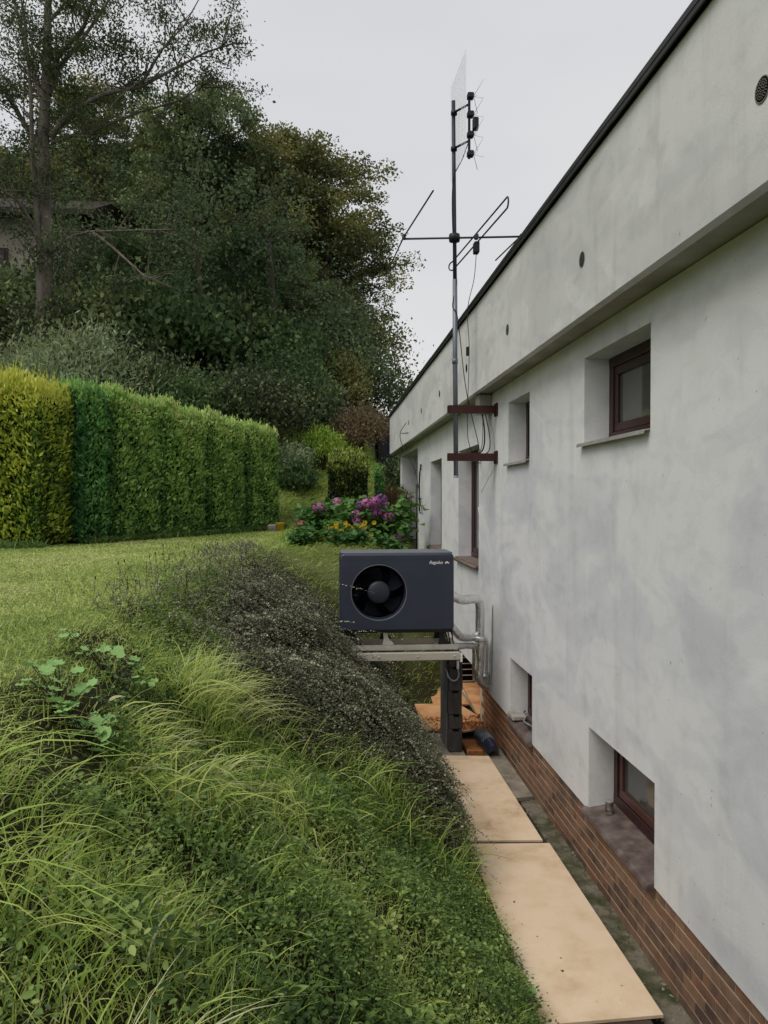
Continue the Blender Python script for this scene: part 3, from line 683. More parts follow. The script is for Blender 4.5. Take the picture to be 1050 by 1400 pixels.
cable([(1.84, 8.95, 3.73), (1.85, 8.85, 3.5), (1.82, 8.8, 3.3), (1.70, 8.75, 3.2), (1.80, 9.2, 3.2), (1.95, 9.62, 3.30)], .009, 'black', label='thick black cable looping from the junction box to the tall window', group=None)
cable([(1.88, 8.95, 3.72), (1.90, 8.8, 3.45), (1.88, 8.75, 3.28), (1.80, 8.8, 3.22), (1.84, 9.3, 3.15), (1.97, 9.65, 3.2)], .006, 'black', label='black cable looping lower beside the thick cable at the bracket')
cable([(1.91, 8.85, 3.7), (1.93, 8.7, 3.4), (1.935, 8.72, 3.1), (1.88, 8.8, 2.95), (1.86, 9.1, 2.8)], .003, 'greycable', label='thin grey wire hanging below the lower bracket')
cable([(1.99, 9.9, 2.62), (1.99, 9.82, 2.5), (2.0, 9.8, 2.4)], .007, 'white', label='short pale cord hanging in the tall window beside the mast')

# ---------------------------------------------------------------- heat pump
hp = thing('heat_pump', 'dark anthracite outdoor heat pump unit with round fan opening', 'heat pump', (.75, 8.3, 1.3))
x0, x1, z0, z1, yf, yb = .150, 1.352, 1.335, 2.150, 8.0, 8.52
cxf, czf, rf = .557, 1.742, .292
def rectring(ix, iz, y):
    a = [math.atan2(z - czf, x - cxf) for x in (x0 + ix, x1 - ix) for z in (z0 + iz, z1 - iz)]
    return a
corn = sorted([math.atan2(z - czf, x - cxf) for x in (x0 + .02, x1 - .02) for z in (z0 + .02, z1 - .02)])
angs = sorted(set([round(a, 5) for a in np.linspace(-math.pi, math.pi, 73)[:-1]] + [round(c, 5) for c in corn]))
def hit(a, xa, xb, za, zb):
    c, s = math.cos(a), math.sin(a); t = 1e9
    if c > 1e-9: t = min(t, (xb - cxf) / c)
    if c < -1e-9: t = min(t, (xa - cxf) / c)
    if s > 1e-9: t = min(t, (zb - czf) / s)
    if s < -1e-9: t = min(t, (za - czf) / s)
    return cxf + c * t, czf + s * t
n = len(angs); V = []
for a in angs: V.append((cxf + rf * .93 * math.cos(a), yf + .10, czf + rf * .93 * math.sin(a)))
for a in angs: V.append((cxf + rf * math.cos(a), yf + .012, czf + rf * math.sin(a)))
for a in angs: V.append((cxf + (rf + .010) * math.cos(a), yf, czf + (rf + .010) * math.sin(a)))
for a in angs: x_, z_ = hit(a, x0 + .02, x1 - .02, z0 + .02, z1 - .02); V.append((x_, yf, z_))
F = []
for k in range(3):
    for i in range(n): j = (i + 1) % n; F.append((k * n + i, k * n + j, (k + 1) * n + j, (k + 1) * n + i))
g = G(); g.add(V, F)
pr = [(x0 + .02, z0 + .02), (x1 - .02, z0 + .02), (x1 - .02, z1 - .02), (x0 + .02, z1 - .02)]
def outline(d): # rounded outline of casing
    out = []
    for (cx_, cz_, a0) in ((x1 - .04, z0 + .03, -90), (x1 - .04, z1 - .05, 0), (x0 + .04, z1 - .05, 90), (x0 + .04, z0 + .03, 180)):
        rr = .04 - d
        for a in (0, 30, 60, 90): out.append((cx_ + (rr) * math.cos(R(a0 + a)), cz_ + (rr + (.01 if a0 in (0, 90) else -.01)) * math.sin(R(a0 + a))))
    return out
V = []; no_ = 16
for d, y in ((.02, yf + .0), (.006, yf + .010), (0, yf + .028), (0, yb)):
    V += [(a, y, b) for a, b in outline(d)]
F = []
for k in range(3):
    for i in range(no_): j = (i + 1) % no_; F.append((k * no_ + i, k * no_ + j, (k + 1) * no_ + j, (k + 1) * no_ + i))
F.append([3 * no_ + i for i in range(no_)][::-1])
# keep the flat front rectangle flush with the first outline ring
g.add(V, F)
part('casing', g, MT['anthracite'], hp)
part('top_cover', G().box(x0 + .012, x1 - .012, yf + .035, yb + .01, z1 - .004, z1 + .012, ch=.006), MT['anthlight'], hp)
part('base_pan', G().add([(x0 + .02, yf - .004, z0 + .02), (x1 - .02, yf - .004, z0 + .02), (x1 - .0, yf + .02, z0 - .02), (x0 + .0, yf + .02, z0 - .02), (x0 + .02, yb, z0 + .02), (x1 - .02, yb, z0 + .02), (x1, yb, z0 - .02), (x0, yb, z0 - .02)],
     [(0, 1, 2, 3), (5, 4, 7, 6), (3, 2, 6, 7), (1, 5, 6, 2), (4, 0, 3, 7), (0, 4, 5, 1)]), MT['black'], hp)
fan = part('fan', G().lathe([(rf * .92, .18), (rf * .92, .185)], (cxf, yf, czf), 'y', 40), MT['fanblack'], hp)
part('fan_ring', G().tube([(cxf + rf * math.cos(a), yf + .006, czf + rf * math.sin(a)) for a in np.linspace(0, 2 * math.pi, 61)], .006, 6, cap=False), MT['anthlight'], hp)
g = G(); g.lathe([(.118, .06), (.118, .035), (.112, .022), (.09, .010), (.05, .002), (.001, .0)], (cxf, yf, czf), 'y', 36); part('hub', g, MT['hub'], fan)
for k in range(5):
    a0 = 2 * math.pi * k / 5 + .35; V = []; m_ = 6
    for i in range(m_):
        rr = .10 + (.262 - .10) * i / (m_ - 1); sw = .35 * (i / (m_ - 1)) ** 1.3; hw = .30 + .12 * i / (m_ - 1)
        for s_, yy in ((-1, .06), (0, .095), (1, .13)):
            a = a0 + sw + s_ * hw; V.append((cxf + rr * math.cos(a), yf + yy, czf + rr * math.sin(a)))
    F = [(i * 3 + j, i * 3 + j + 1, i * 3 + 4 + j, i * 3 + 3 + j) for i in range(m_ - 1) for j in (0, 1)]
    b = len(V); V += [(x_, y_ + .004, z_) for x_, y_, z_ in V]; F += [tuple(b + q for q in f[::-1]) for f in F]
    part('fan_blade', G().add(V, F, 0, True), MT['fanblack'], fan)
# guard spokes and lettering
def text(body, size, loc, name, parent, shear=0.0, m='white'):
    cu = bpy.data.curves.new(name, 'FONT'); cu.body = body; cu.size = size; cu.shear = shear; cu.extrude = .0006; cu.offset = .0008
    t = bpy.data.objects.new(name, cu); COL.objects.link(t)
    bpy.context.view_layer.update(); me = bpy.data.meshes.new_from_object(t.evaluated_get(bpy.context.evaluated_depsgraph_get()))
    bpy.data.objects.remove(t); me.transform(Matrix.Rotation(R(90), 4, 'X')); me.transform(Matrix.Translation(Vector(loc) - root_of(parent).location))
    me.materials.clear(); me.materials.append(MT[m]); return link(name, me, parent)
text('Regulus', .046, (1.083, yf - .0015, 2.040), 'logo_lettering', hp, .35)
g = G()
for cx_, cz_, rr in ((1.262, 2.048, .009), (1.275, 2.053, .012), (1.289, 2.048, .009)): g.lathe([(rr, -.002), (rr, -.0008)], (cx_, yf, cz_), 'y', 14)
part('logo_emblem', g, MT['white'], hp)
part('panel_seam', G().box(x0 + .022, x1 - .022, yf - .0008, yf + .001, z1 - .068, z1 - .065), MT['black'], hp)
for sx, sz in ((x0 + .04, z0 + .04), (x1 - .04, z0 + .04), (x1 - .04, z1 - .09)): part('screw', G().lathe([(.006, -.002), (.006, .0)], (sx, yf, sz), 'y', 8), MT['hub'], hp)
part('grab_mark', G().box(.29, .34, yf + .098, yf + .101, 1.70, 1.712), MT['hub'], hp)
# stand
st = thing('heat_pump_stand', 'galvanised and aluminium rail stand under the heat pump', 'stand', (.78, 8.2, 1.05))
part('front_beam', G().box(.14, 1.40, 7.90, 7.96, 1.045, 1.122, ch=.003), MT['alu'], st)
part('beam_end', G().box(1.40, 1.425, 7.905, 7.955, 1.02, 1.105, ch=.003), MT['white'], st)
part('rear_beam', G().box(.14, 1.46, 8.56, 8.62, 1.045, 1.115, ch=.003), MT['alu'], st)
for yy in (8.06, 8.42):
    g = G(); g.box(.20, 1.40, yy, yy + .05, 1.124, 1.130); g.box(.20, 1.40, yy, yy + .004, 1.130, 1.175); g.box(.20, 1.40, yy + .046, yy + .05, 1.130, 1.175); g.box(.20, 1.40, yy - .0, yy + .012, 1.175, 1.179)
    part('rail', g, MT['galv'], st)
for xx in (.30, 1.22):
    part('cross_rail', G().box(xx, xx + .05, 7.97, 8.555, 1.05, 1.10, ch=.003), MT['galv'], st)
for xx, yy, m_f in ((.64, 8.085, 'galv'), (1.24, 8.085, 'black'), (.30, 8.085, 'black'), (.64, 8.445, 'black'), (1.24, 8.445, 'black')):
    g = G(); V = []; pr = [(-.045, 0), (-.035, .03), (-.028, .07), (-.035, .135), (.02, .135), (.015, .09), (.035, .05), (.075, .018), (.08, 0)]
    for y_ in (-.025, .025): V += [(xx + a, yy + y_, 1.181 + b) for a, b in pr]
    m_ = len(pr); g.add(V, [[i, (i + 1) % m_, m_ + (i + 1) % m_, m_ + i] for i in range(m_)] + [list(range(m_))[::-1], list(range(m_, 2 * m_))]); part('foot', g, MT[m_f], st)
for xx in (.95, .55, 1.34): part('bolt', G().lathe([(.010, -.008), (.010, 0)], (xx, 7.898, 1.085), 'y', 6), MT['galv'], st)
# pillar of dark blocks
pl = thing('block_pillar', 'dark grey pillar of stacked concrete blocks under the stand', 'pillar', (1.42, 8.6, -.06))
zb = [-.055, .20, .36, .62, .88, 1.04]
for i in range(5):
    a, b = zb[i], zb[i + 1] - .006; dx = [0, .004, -.006, .003, -.004][i]
    p_ = part('block', G().box(1.345 + dx, 1.495 + dx, 8.30, 8.42, a, b, ch=.007), MT['darkblock'], pl)
    part('block_notch', G().box(1.39 + dx, 1.455 + dx, 8.296, 8.30, b - .016, b + .004), MT['darkhole'], p_)
part('pillar_back', G().box(1.335, 1.492, 8.421, 8.86, -.055, 1.04, ch=.006), MT['greyblock'], pl)
single('prop_block', G().box(.16, .42, 7.98, 8.5, .5, 1.045, ch=.01), MT['greyblock'], 'concrete block mostly buried in the bush under the stand', 'block', (.3, 8.3, .5))
ct = thing('cable_connector', 'white connector with looped grey cable on the dark pillar', 'connector', (1.47, 8.28, .93))
part('connector_body', G().box(1.425, 1.452, 8.268, 8.294, .865, .955, ch=.005), MT['white'], ct)
g = cable([(1.44, 8.28, .865), (1.448, 8.272, .80), (1.42, 8.27, .745), (1.37, 8.272, .745), (1.33, 8.28, .79), (1.325, 8.30, .83), (1.30, 8.36, .86)], .009, 'greycable', 7)
part('connector_cable', g, MT['greycable'], ct)
for k, (a, b) in enumerate(((1.27, 1.30), (1.31, 1.325), (1.335, 1.36))):
    wh = ('leftmost', 'middle', 'rightmost')[k]
    cable([(a, 8.25, 1.33), (b - .01, 8.14, 1.27), (b, 8.13, 1.2), (b + .015, 8.16, 1.13), (b + .0, 8.3, 1.0)], .007, 'black', label=wh + ' of three black cables dropping from the underside of the heat pump', group='cables under the heat pump')
# insulated pipes
ip = thing('insulated_pipes', 'silver foil-wrapped pipes from the heat pump down to the recess', 'pipe', (1.6, 8.6, 1.0))
part('flow_pipe', cable([(1.34, 8.30, 1.685), (1.42, 8.30, 1.645), (1.52, 8.42, 1.60), (1.66, 8.62, 1.585), (1.755, 8.74, 1.56), (1.785, 8.78, 1.47), (1.787, 8.79, 1.25), (1.79, 8.80, 1.02), (1.80, 8.86, .82), (1.80, 8.9, .62), (1.84, 8.95, .54), (1.93, 9.1, .50), (2.05, 9.9, .48)], .052, k=12, n=7), MT['foil'], ip)
part('return_pipe', cable([(1.35, 8.35, 1.36), (1.42, 8.40, 1.27), (1.52, 8.55, 1.17), (1.64, 8.72, 1.13), (1.74, 8.82, 1.12), (1.80, 8.86, 1.10), (1.87, 8.93, 1.04), (1.873, 8.95, .85), (1.872, 8.95, .68), (1.90, 9.0, .56), (1.93, 9.2, .48), (2.05, 9.9, .44)], .048, k=12, n=7), MT['foil'], ip)
part('condensate_pipe', cable([(1.36, 8.5, 1.10), (1.50, 8.6, 1.055), (1.64, 8.76, 1.03), (1.74, 8.84, .98), (1.75, 8.87, .75), (1.77, 8.95, .60)], .040, k=12, n=6), MT['foil'], ip)
part('pipe_coupling', G().lathe([(.066, -.03), (.07, 0), (.066, .03)], (1.787, 8.79, 1.10), 'z', 14).lathe([(.062, -.03), (.066, 0), (.062, .03)], (1.873, 8.95, .64), 'z', 14), MT['foil'], ip)
cable([(1.935, 8.78, 1.50), (1.936, 8.8, .95), (1.936, 8.85, .55)], .012, 'tin', label='thin grey conduit on the wall right of the foil-wrapped pipes', name='conduit', cat='conduit')

# black perforated drain cover
dc = thing('mesh_basket', 'black plastic mesh basket leaning at the plinth by the pillar', 'basket', (1.8, 8.35, -.02))
g = G(); g2 = G(); K = 14; J = 11
def bk(u, v):   # u along 0 near..1 far, v -1..1 across
    wv = .085 * (1 - .35 * (1 - u) ** 2.5) ; hh = .10 * math.sqrt(max(0, 1 - v * v * .92))
    return (1.795 - .035 * u + wv * v, 8.08 + .52 * u, .0 + .06 * u + hh * (.55 + .45 * math.sin(math.pi * min(1, u * 1.2 + .12))))
V = [bk(i / (K - 1), -1 + 2 * j / (J - 1)) for i in range(K) for j in range(J)]
F = [(i * J + j, i * J + j + 1, (i + 1) * J + j + 1, (i + 1) * J + j) for i in range(K - 1) for j in range(J - 1)]
b = len(V); V2 = V + [(x_, y_, max(-.02, z_ - .05)) for x_, y_, z_ in V]
rim = [i * J for i in range(K)] + [(K - 1) * J + j for j in range(1, J)] + [i * J + J - 1 for i in range(K - 2, -1, -1)] + [j for j in range(J - 2, 0, -1)]
F2 = F + [tuple(b + q for q in f[::-1]) for f in F] + [(rim[i], rim[(i + 1) % len(rim)], b + rim[(i + 1) % len(rim)], b + rim[i]) for i in range(len(rim))]
g.add(V2, F2, 0, False); part('basket_body', g, MT['bluemesh'], dc)
for s_ in (-1, 1):
    for d in np.linspace(-1.4, 1.4, 12):
        P = []
        for t in np.linspace(0, 1, 9):
            v = d + s_ * (t - .5) * 1.6
            if -1 <= v <= 1: x_, y_, z_ = bk(.3 + .7 * t, v); P.append((x_, y_, z_ + .004))
        if len(P) > 1: g2.tube(P, .0022, 4)
part('basket_mesh', g2, MT['greymesh'], dc)

# things on the sills
cn = thing('tin_can', 'small rusty tin can with loose lid on the near basement sill', 'can', (2.035, 5.36, .45))
part('can_body', G().lathe([(.029, .0), (.031, .004), (.029, .012), (.029, .034), (.0305, .037), (.029, .04), (.029, .082), (.031, .088)], (2.035, 5.36, .448), 'z', 20), MT['canm'], cn)
part('can_lid', G().lathe([(.030, .089), (.031, .094), (.028, .096), (.001, .096)], (2.035, 5.36, .448), 'z', 20), MT['tin'], cn)
single('stone_block', G().box(1.905, 2.06, 7.70, 7.93, .447, .50, ch=.012), MT['stone'], 'pale stone block lying on the far basement sill', 'block', (1.98, 7.8, .447))
cable([(2.09, 7.9, .50), (2.02, 7.75, .475), (2.06, 7.55, .47), (1.99, 7.4, .465), (2.08, 7.2, .48)], .006, 'black', label='thin black cables lying on the far basement sill', cat='cable')
cable([(2.07, 7.7, .52), (2.0, 7.6, .475), (2.05, 7.35, .47), (2.0, 7.18, .465)], .008, 'greycable', label='thicker grey cable lying on the far basement sill', cat='cable')

# ---------------------------------------------------------------- hedge and the golden thuja
def shell_box(c0, c1, width, h0, h1, dens, rnd=.25, az_end=True):
    """points on the surface of a clipped hedge run from c0 to c1 (xy), heights h0,h1; returns P, outward normals, height fraction"""
    c0 = np.array(c0); c1 = np.array(c1); d = c1 - c0; Ln = np.linalg.norm(d); d /= Ln; nrm = np.array([-d[1], d[0]])
    faces = []
    def pts(area): return int(area * dens)
    out = []
    hm = (h0 + h1) / 2
    for sgn in (-1, 1):
        m_ = pts(Ln * hm * (1 if sgn == -1 else .35)); u = rng.random(m_) * Ln; v = rng.random(m_)
        P = c0 + d * u[:, None] + nrm * sgn * width / 2; out.append((P, v, np.tile(nrm * sgn, (m_, 1)), np.zeros(m_), u))
    for sgn, cc in ((-1, c0), (1, c1)):
        m_ = pts(width * hm); s = (rng.random(m_) - .5) * width; v = rng.random(m_)
        P = cc + nrm * s[:, None]; out.append((P, v, np.tile(d * sgn, (m_, 1)), np.zeros(m_), np.full(m_, 0. if sgn < 0 else Ln)))
    m_ = pts(Ln * width * 1.3); u = rng.random(m_) * Ln; s = (rng.random(m_) - .5) * width
    out.append((c0 + d * u[:, None] + nrm * s[:, None], np.ones(m_), np.zeros((m_, 2)), np.ones(m_), u))
    P = np.concatenate([o[0] for o in out]); v = np.concatenate([o[1] for o in out]); N = np.concatenate([o[2] for o in out]); T = np.concatenate([o[3] for o in out]); u = np.concatenate([o[4] for o in out])
    H = h0 + (h1 - h0) * u / Ln
    return P, v, N, T, H, u
def waves(x, y, z): return np.sin(5.1 * x + 3 * z) * np.sin(4.3 * y + 2.1 * z) + .6 * np.sin(11 * x - 7 * z) * np.sin(9 * y + 8 * z)
def clipped(parent, c0, c1, width, h0, h1, m, corem, dens, size, name='foliage', rough_=.06, tipcol=.3, stem=True, colbias=0.0, shoots=True):
    P, v, N, T, H, u = shell_box(c0, c1, width, h0, h1, dens)
    gz = terrain(P[:, 0], P[:, 1]); n = len(P)
    bulge = waves(P[:, 0], P[:, 1], v * H) * .035 + rng.normal(0, rough_ * .5, n)
    topr = np.clip((v - .9) / .1, 0, 1) ** 2 * .12
    botr = np.clip((.06 - v) / .06, 0, 1) * .1
    seam = np.exp(-(u / .10) ** 2) + np.exp(-((np.linalg.norm(np.array(c1) - np.array(c0)) - u) / .10) ** 2)
    XY = P + N * (bulge - topr - botr - .07 * seam)[:, None]
    H = H * (1 + .015 * np.sin(3.7 * u + 9 * c0[0]) + .012 * np.sin(8.3 * u)) - .05 * seam * T
    z = gz + .02 + v * H + T * (1.4 * bulge + np.abs(rng.normal(0, rough_, n)))
    C = np.column_stack([XY, z])
    N3 = np.column_stack([N, T])
    D = unit(N3 * .75 + np.array([0, 0, .75]) + rng.normal(0, .42, (n, 3)))
    Nn = unit(rng.normal(0, 1, (n, 3)) + N3 * .8)
    col = np.clip(.42 + bulge * 3.2 + rng.normal(0, .17, n) + tipcol * smooth(.82, .98, v) * rng.random(n) + .18 * (v - .5) - .25 * seam * (T < .5) + colbias, 0, 1)  # hollows and shrub seams tinted darker, crease shade put into the leaf colour
    Lz = size * rng.uniform(.6, 1.35, n)
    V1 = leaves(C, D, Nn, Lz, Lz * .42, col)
    sets = [V1]
    if shoots:
        k = int(n * .03); idx = rng.choice(np.where(v > .97)[0], k)
        Cs = C[idx] + np.array([0, 0, .05]); Ds = unit(np.array([0, 0, 1.]) + rng.normal(0, .25, (k, 3)))
        sets.append(leaves(Cs, Ds, rdir(k), size * rng.uniform(1, 2.2, k), size * .28, np.clip(.65 + rng.normal(0, .15, k), 0, 1)))
    V, F, A = join(sets)
    fo = partnp(name, V, F, m, parent, {'c': A})
    # inner mass of twigs
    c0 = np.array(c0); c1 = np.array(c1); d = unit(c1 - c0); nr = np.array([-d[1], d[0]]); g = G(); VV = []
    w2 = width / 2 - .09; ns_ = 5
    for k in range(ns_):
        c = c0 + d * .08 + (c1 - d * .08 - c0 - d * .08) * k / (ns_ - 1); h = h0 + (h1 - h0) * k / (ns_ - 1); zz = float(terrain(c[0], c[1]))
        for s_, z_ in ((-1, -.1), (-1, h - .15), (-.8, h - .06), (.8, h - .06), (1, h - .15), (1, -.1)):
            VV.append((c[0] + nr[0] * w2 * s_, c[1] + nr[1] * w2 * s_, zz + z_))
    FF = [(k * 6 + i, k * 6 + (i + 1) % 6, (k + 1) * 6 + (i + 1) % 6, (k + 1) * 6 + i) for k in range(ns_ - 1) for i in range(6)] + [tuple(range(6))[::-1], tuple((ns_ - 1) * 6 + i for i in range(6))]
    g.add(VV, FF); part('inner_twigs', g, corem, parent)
HA, HB = np.array([-4.35, 13.0]), np.array([-1.42, 17.75])
hd_ = unit(HB - HA)
hedge = thing('thuja_hedge', 'long clipped green thuja hedge rising behind the lawn', 'hedge', (-2.9, 15.4, float(terrain(-2.9, 15.4))))
cuts = [0, .115, .33, .56, .78, 1.0]
for i in range(5):
    a = HA + (HB - HA) * cuts[i] + hd_ * .02; b = HA + (HB - HA) * cuts[i + 1] - hd_ * .02
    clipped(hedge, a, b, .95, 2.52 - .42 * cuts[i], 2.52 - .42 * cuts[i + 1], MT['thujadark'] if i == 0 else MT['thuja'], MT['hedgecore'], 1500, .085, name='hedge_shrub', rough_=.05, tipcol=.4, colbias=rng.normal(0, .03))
    c = (a + b) / 2; z = float(terrain(c[0], c[1])); part('stem', G().tube([(c[0], c[1], z - .1), (c[0], c[1], z + 1.6)], .06, 6), MT['bark'], hedge)
gt = thing('golden_thuja', 'yellow golden thuja column standing at the left end of the hedge', 'shrub', (-4.9, 12.6, float(terrain(-4.9, 12.6))))
clipped(gt, (-5.50, 12.62), (-4.22, 12.42), 1.1, 2.42, 2.38, MT['gold'], MT['hedgecore'], 1500, .085, rough_=.10, tipcol=.8, colbias=-.03)
part('stem', G().tube([(-4.9, 12.6, 1.9), (-4.9, 12.6, 3.4)], .07, 6), MT['bark'], gt)

# ---------------------------------------------------------------- trees
def tree_mesh(H, Rc, seed, clear=.25, nl=26, nsub=4, lpc=90, lsize=.16, clump=.75, trunk_r=.22, k=6, flat=.75, lean=0.0, top=1.0):
    """returns trunk G and leaf arrays around the origin"""
    global rng
    keep = rng; rng = np.random.default_rng(seed)
    g = G(); pts = [(lean * t * H + .12 * math.sin(3 * t + seed), .1 * math.sin(4 * t + seed * 2), t * H * .95) for t in np.linspace(0, 1, 9)]
    g.tube([(p[0], p[1], p[2] - .3 if i == 0 else p[2]) for i, p in enumerate(pts)], [trunk_r * (1 - .9 * t) + .015 + (.1 * trunk_r if t == 0 else 0) for t in np.linspace(0, 1, 9)], k + 2)
    C = []; S = []
    for i in range(nl):
        f = clear + (1 - clear) * (i + rng.random() * .6) / nl; az = i * 2.4 + rng.normal(0, .3)
        u = (f - clear) / (1 - clear)
        rad = Rc * (math.sin(math.pi * min(1, (u * .86 + .12))) ** .6) * rng.uniform(.75, 1.1)
        zs_ = f * H * .92; px = np.interp(zs_, [p[2] for p in pts], [p[0] for p in pts]); py = np.interp(zs_, [p[2] for p in pts], [p[1] for p in pts])
        st_ = Vector((px, py, zs_ * .94)); rise = rng.uniform(.15, .6) * rad * (.6 + .8 * u)
        en = st_ + Vector((math.cos(az) * rad, math.sin(az) * rad, rise)); md = (st_ + en) / 2 + Vector((0, 0, .12 * rad)) + Vector(rng.normal(0, .15, 3))
        r0 = trunk_r * .38 * (1 - .6 * u); g.tube([st_, (st_ + md) / 2 + Vector((0, 0, .03 * rad)), md, en], [r0, r0 * .8, r0 * .55, .012], 5, cap=False)
        C.append(en); S.append(1.0)
        for j in range(nsub):
            t = rng.uniform(.35, .98); b = st_.lerp(en, t) + Vector((0, 0, .1 * rad * (1 - abs(2 * t - 1))))
            e = b + Vector(rng.normal(0, 1, 3) * np.array([.26, .26, .22]) * rad * 1.1)
            g.tube([b, (b + e) / 2 + Vector((0, 0, .06)), e], [r0 * .35 + .008, .014, .006], 4, cap=False)
            C.append(e); S.append(rng.uniform(.7, 1.1))
    C = np.array([tuple(c) for c in C]); S = np.array(S); m_ = len(C)
    n = m_ * lpc; ci = np.repeat(np.arange(m_), lpc)
    off = rdir(n) * (rng.random(n) ** .45)[:, None] * np.array([1, 1, flat]) * (clump * S[ci])[:, None]
    P = C[ci] + off
    D = unit(rng.normal(0, 1, (n, 3)) + np.array([0, 0, -.35])); N = unit(rng.normal(0, 1, (n, 3)) + np.array([0, 0, 1.1]))
    cc = rng.normal(.42, .16, m_)[ci] + rng.normal(0, .14, n)
    Lz = lsize * rng.uniform(.6, 1.4, n)
    V, F, A = leaves(P, D, N, Lz, Lz * .62, np.clip(cc, 0, 1))
    rng = keep
    return g, V, F, A
def tree_kind(name, lm, bark, **kw):
    g, V, F, A = tree_mesh(**kw)
    return g.mesh('trunk', MT[bark]), mesh_np('crown', V, F, MT[lm], {'c': A})
kinds = {
    'A': tree_kind('broadleaf', 'leafA', 'bark', H=14, Rc=3.6, seed=3, lpc=170, lsize=.18, nl=30, nsub=4, clump=.85, clear=.22),
    'B': tree_kind('broadleaf', 'leafA', 'bark', H=15, Rc=3.1, seed=8, lpc=160, lsize=.175, nl=32, nsub=4, clump=.8, clear=.3),
    'C': tree_kind('broadleaf', 'leafC', 'bark', H=13, Rc=3.4, seed=12, lpc=170, lsize=.165, nl=30, nsub=4, clump=.85, clear=.15),
    'D': tree_kind('broadleaf', 'leafD', 'bark', H=10, Rc=3.0, seed=17, lpc=170, lsize=.15, nl=24, nsub=4, clump=.8, clear=.12),
}
def px2(x, Y):   # ground position seen at image column x at distance Y (used to note down positions from the photograph)
    return (x - 445) / 1050 * Y * 1.0 * (1 + .0) * (1 / (1 - .0758 * (x - 445) / 1050 * .98))
def place_tree(kind, x, y, h, label, rz=0, group=None, name='broadleaf_tree', wide=1.0, cat='tree', dz=-.1):
    base = {'A': 14, 'B': 15, 'C': 13, 'D': 10}[kind]; s = h / base
    t = thing(name, label, cat, (x, y, float(terrain(x, y)) + dz), group)
    t.rotation_euler = (0, 0, rz); t.scale = (s * wide, s * wide, s)
    link('trunk', kinds[kind][0], t); link('crown', kinds[kind][1], t)
    return t
def at(px, Y): return px2(px, Y)
GT = 'tall trees along the edge of the forest'
front = [  # kind, column in photograph, distance, top row, width, label
    ('A', 278, 31, 132, 1.0, 'tallest dark forest tree, whose rounded top stands right of the airy ash'),
    ('B', 352, 33, 190, 1.0, 'dark tree right of the tallest forest tree, top dipping lower'),
    ('C', 408, 31, 188, 1.0, 'brownish green tree in the middle of the forest edge'),
    ('C', 444, 32, 225, 1.05, 'olive brown tree second from the right end of the forest'),
    ('A', 452, 33, 305, 1.0, 'smaller dark tree at the right end of the forest above the roof edge'),
    ('C', 466, 31, 400, .74, 'low yellowish olive tree at the far right foot of the forest'),
    ('B', 215, 34, 175, 1.0, 'dark tree showing through the lower right branches of the airy ash'),
    ('C', 130, 36, 140, 1.05, 'yellow green tree behind the airy ash trunk'),
    ('A', -95, 27, 250, .9, 'dark tree at the far left beside the old beige building'),
    ('D', 330, 26, 330, .9, 'green maple in front of the dark forest, centre'),
    ('D', 225, 25, 400, .85, 'low blue green maple above the middle of the hedge'),
    ('A', 450, 27, 420, .62, 'low dark green tree above the bright green bush'),
    ('D', 178, 27, 330, .8, 'green maple with loose branches right of the ash trunk'),
    ('A', 395, 28, 340, .8, 'mid height dark tree above the far end of the hedge'),
]
for i, (k_, px, Y, top, wd, lab) in enumerate(front):
    x = at(px, Y); zt = 2.7 + (685 - top) / 1050 * Y; h = zt - float(terrain(x, Y)) + .1
    place_tree(k_, x, Y, h * 1.07, lab, rz=i * 1.7, wide=wd * (13.0 / h if h > 13 else (1.0 if h > 9 else 1.25)), group=None)
for i in range(16):
    px = -60 + i * 34 + rng.normal(0, 6); Y = 40 + (i % 3) * 3.5; x = at(px, Y)
    skyline = np.interp(px, [-60, 100, 300, 400, 450, 500, 560], [190, 190, 165, 225, 310, 450, 520]) + 22
    h = 2.7 + (685 - skyline) / 1050 * Y - float(terrain(x, Y)); h = max(h, 4)
    place_tree('ABC'[i % 3], x, Y, h, 'dark tree deep inside the forest behind the front row', rz=i * 2.1, group='trees deep in the forest', wide=min(1.3, 14 / h))
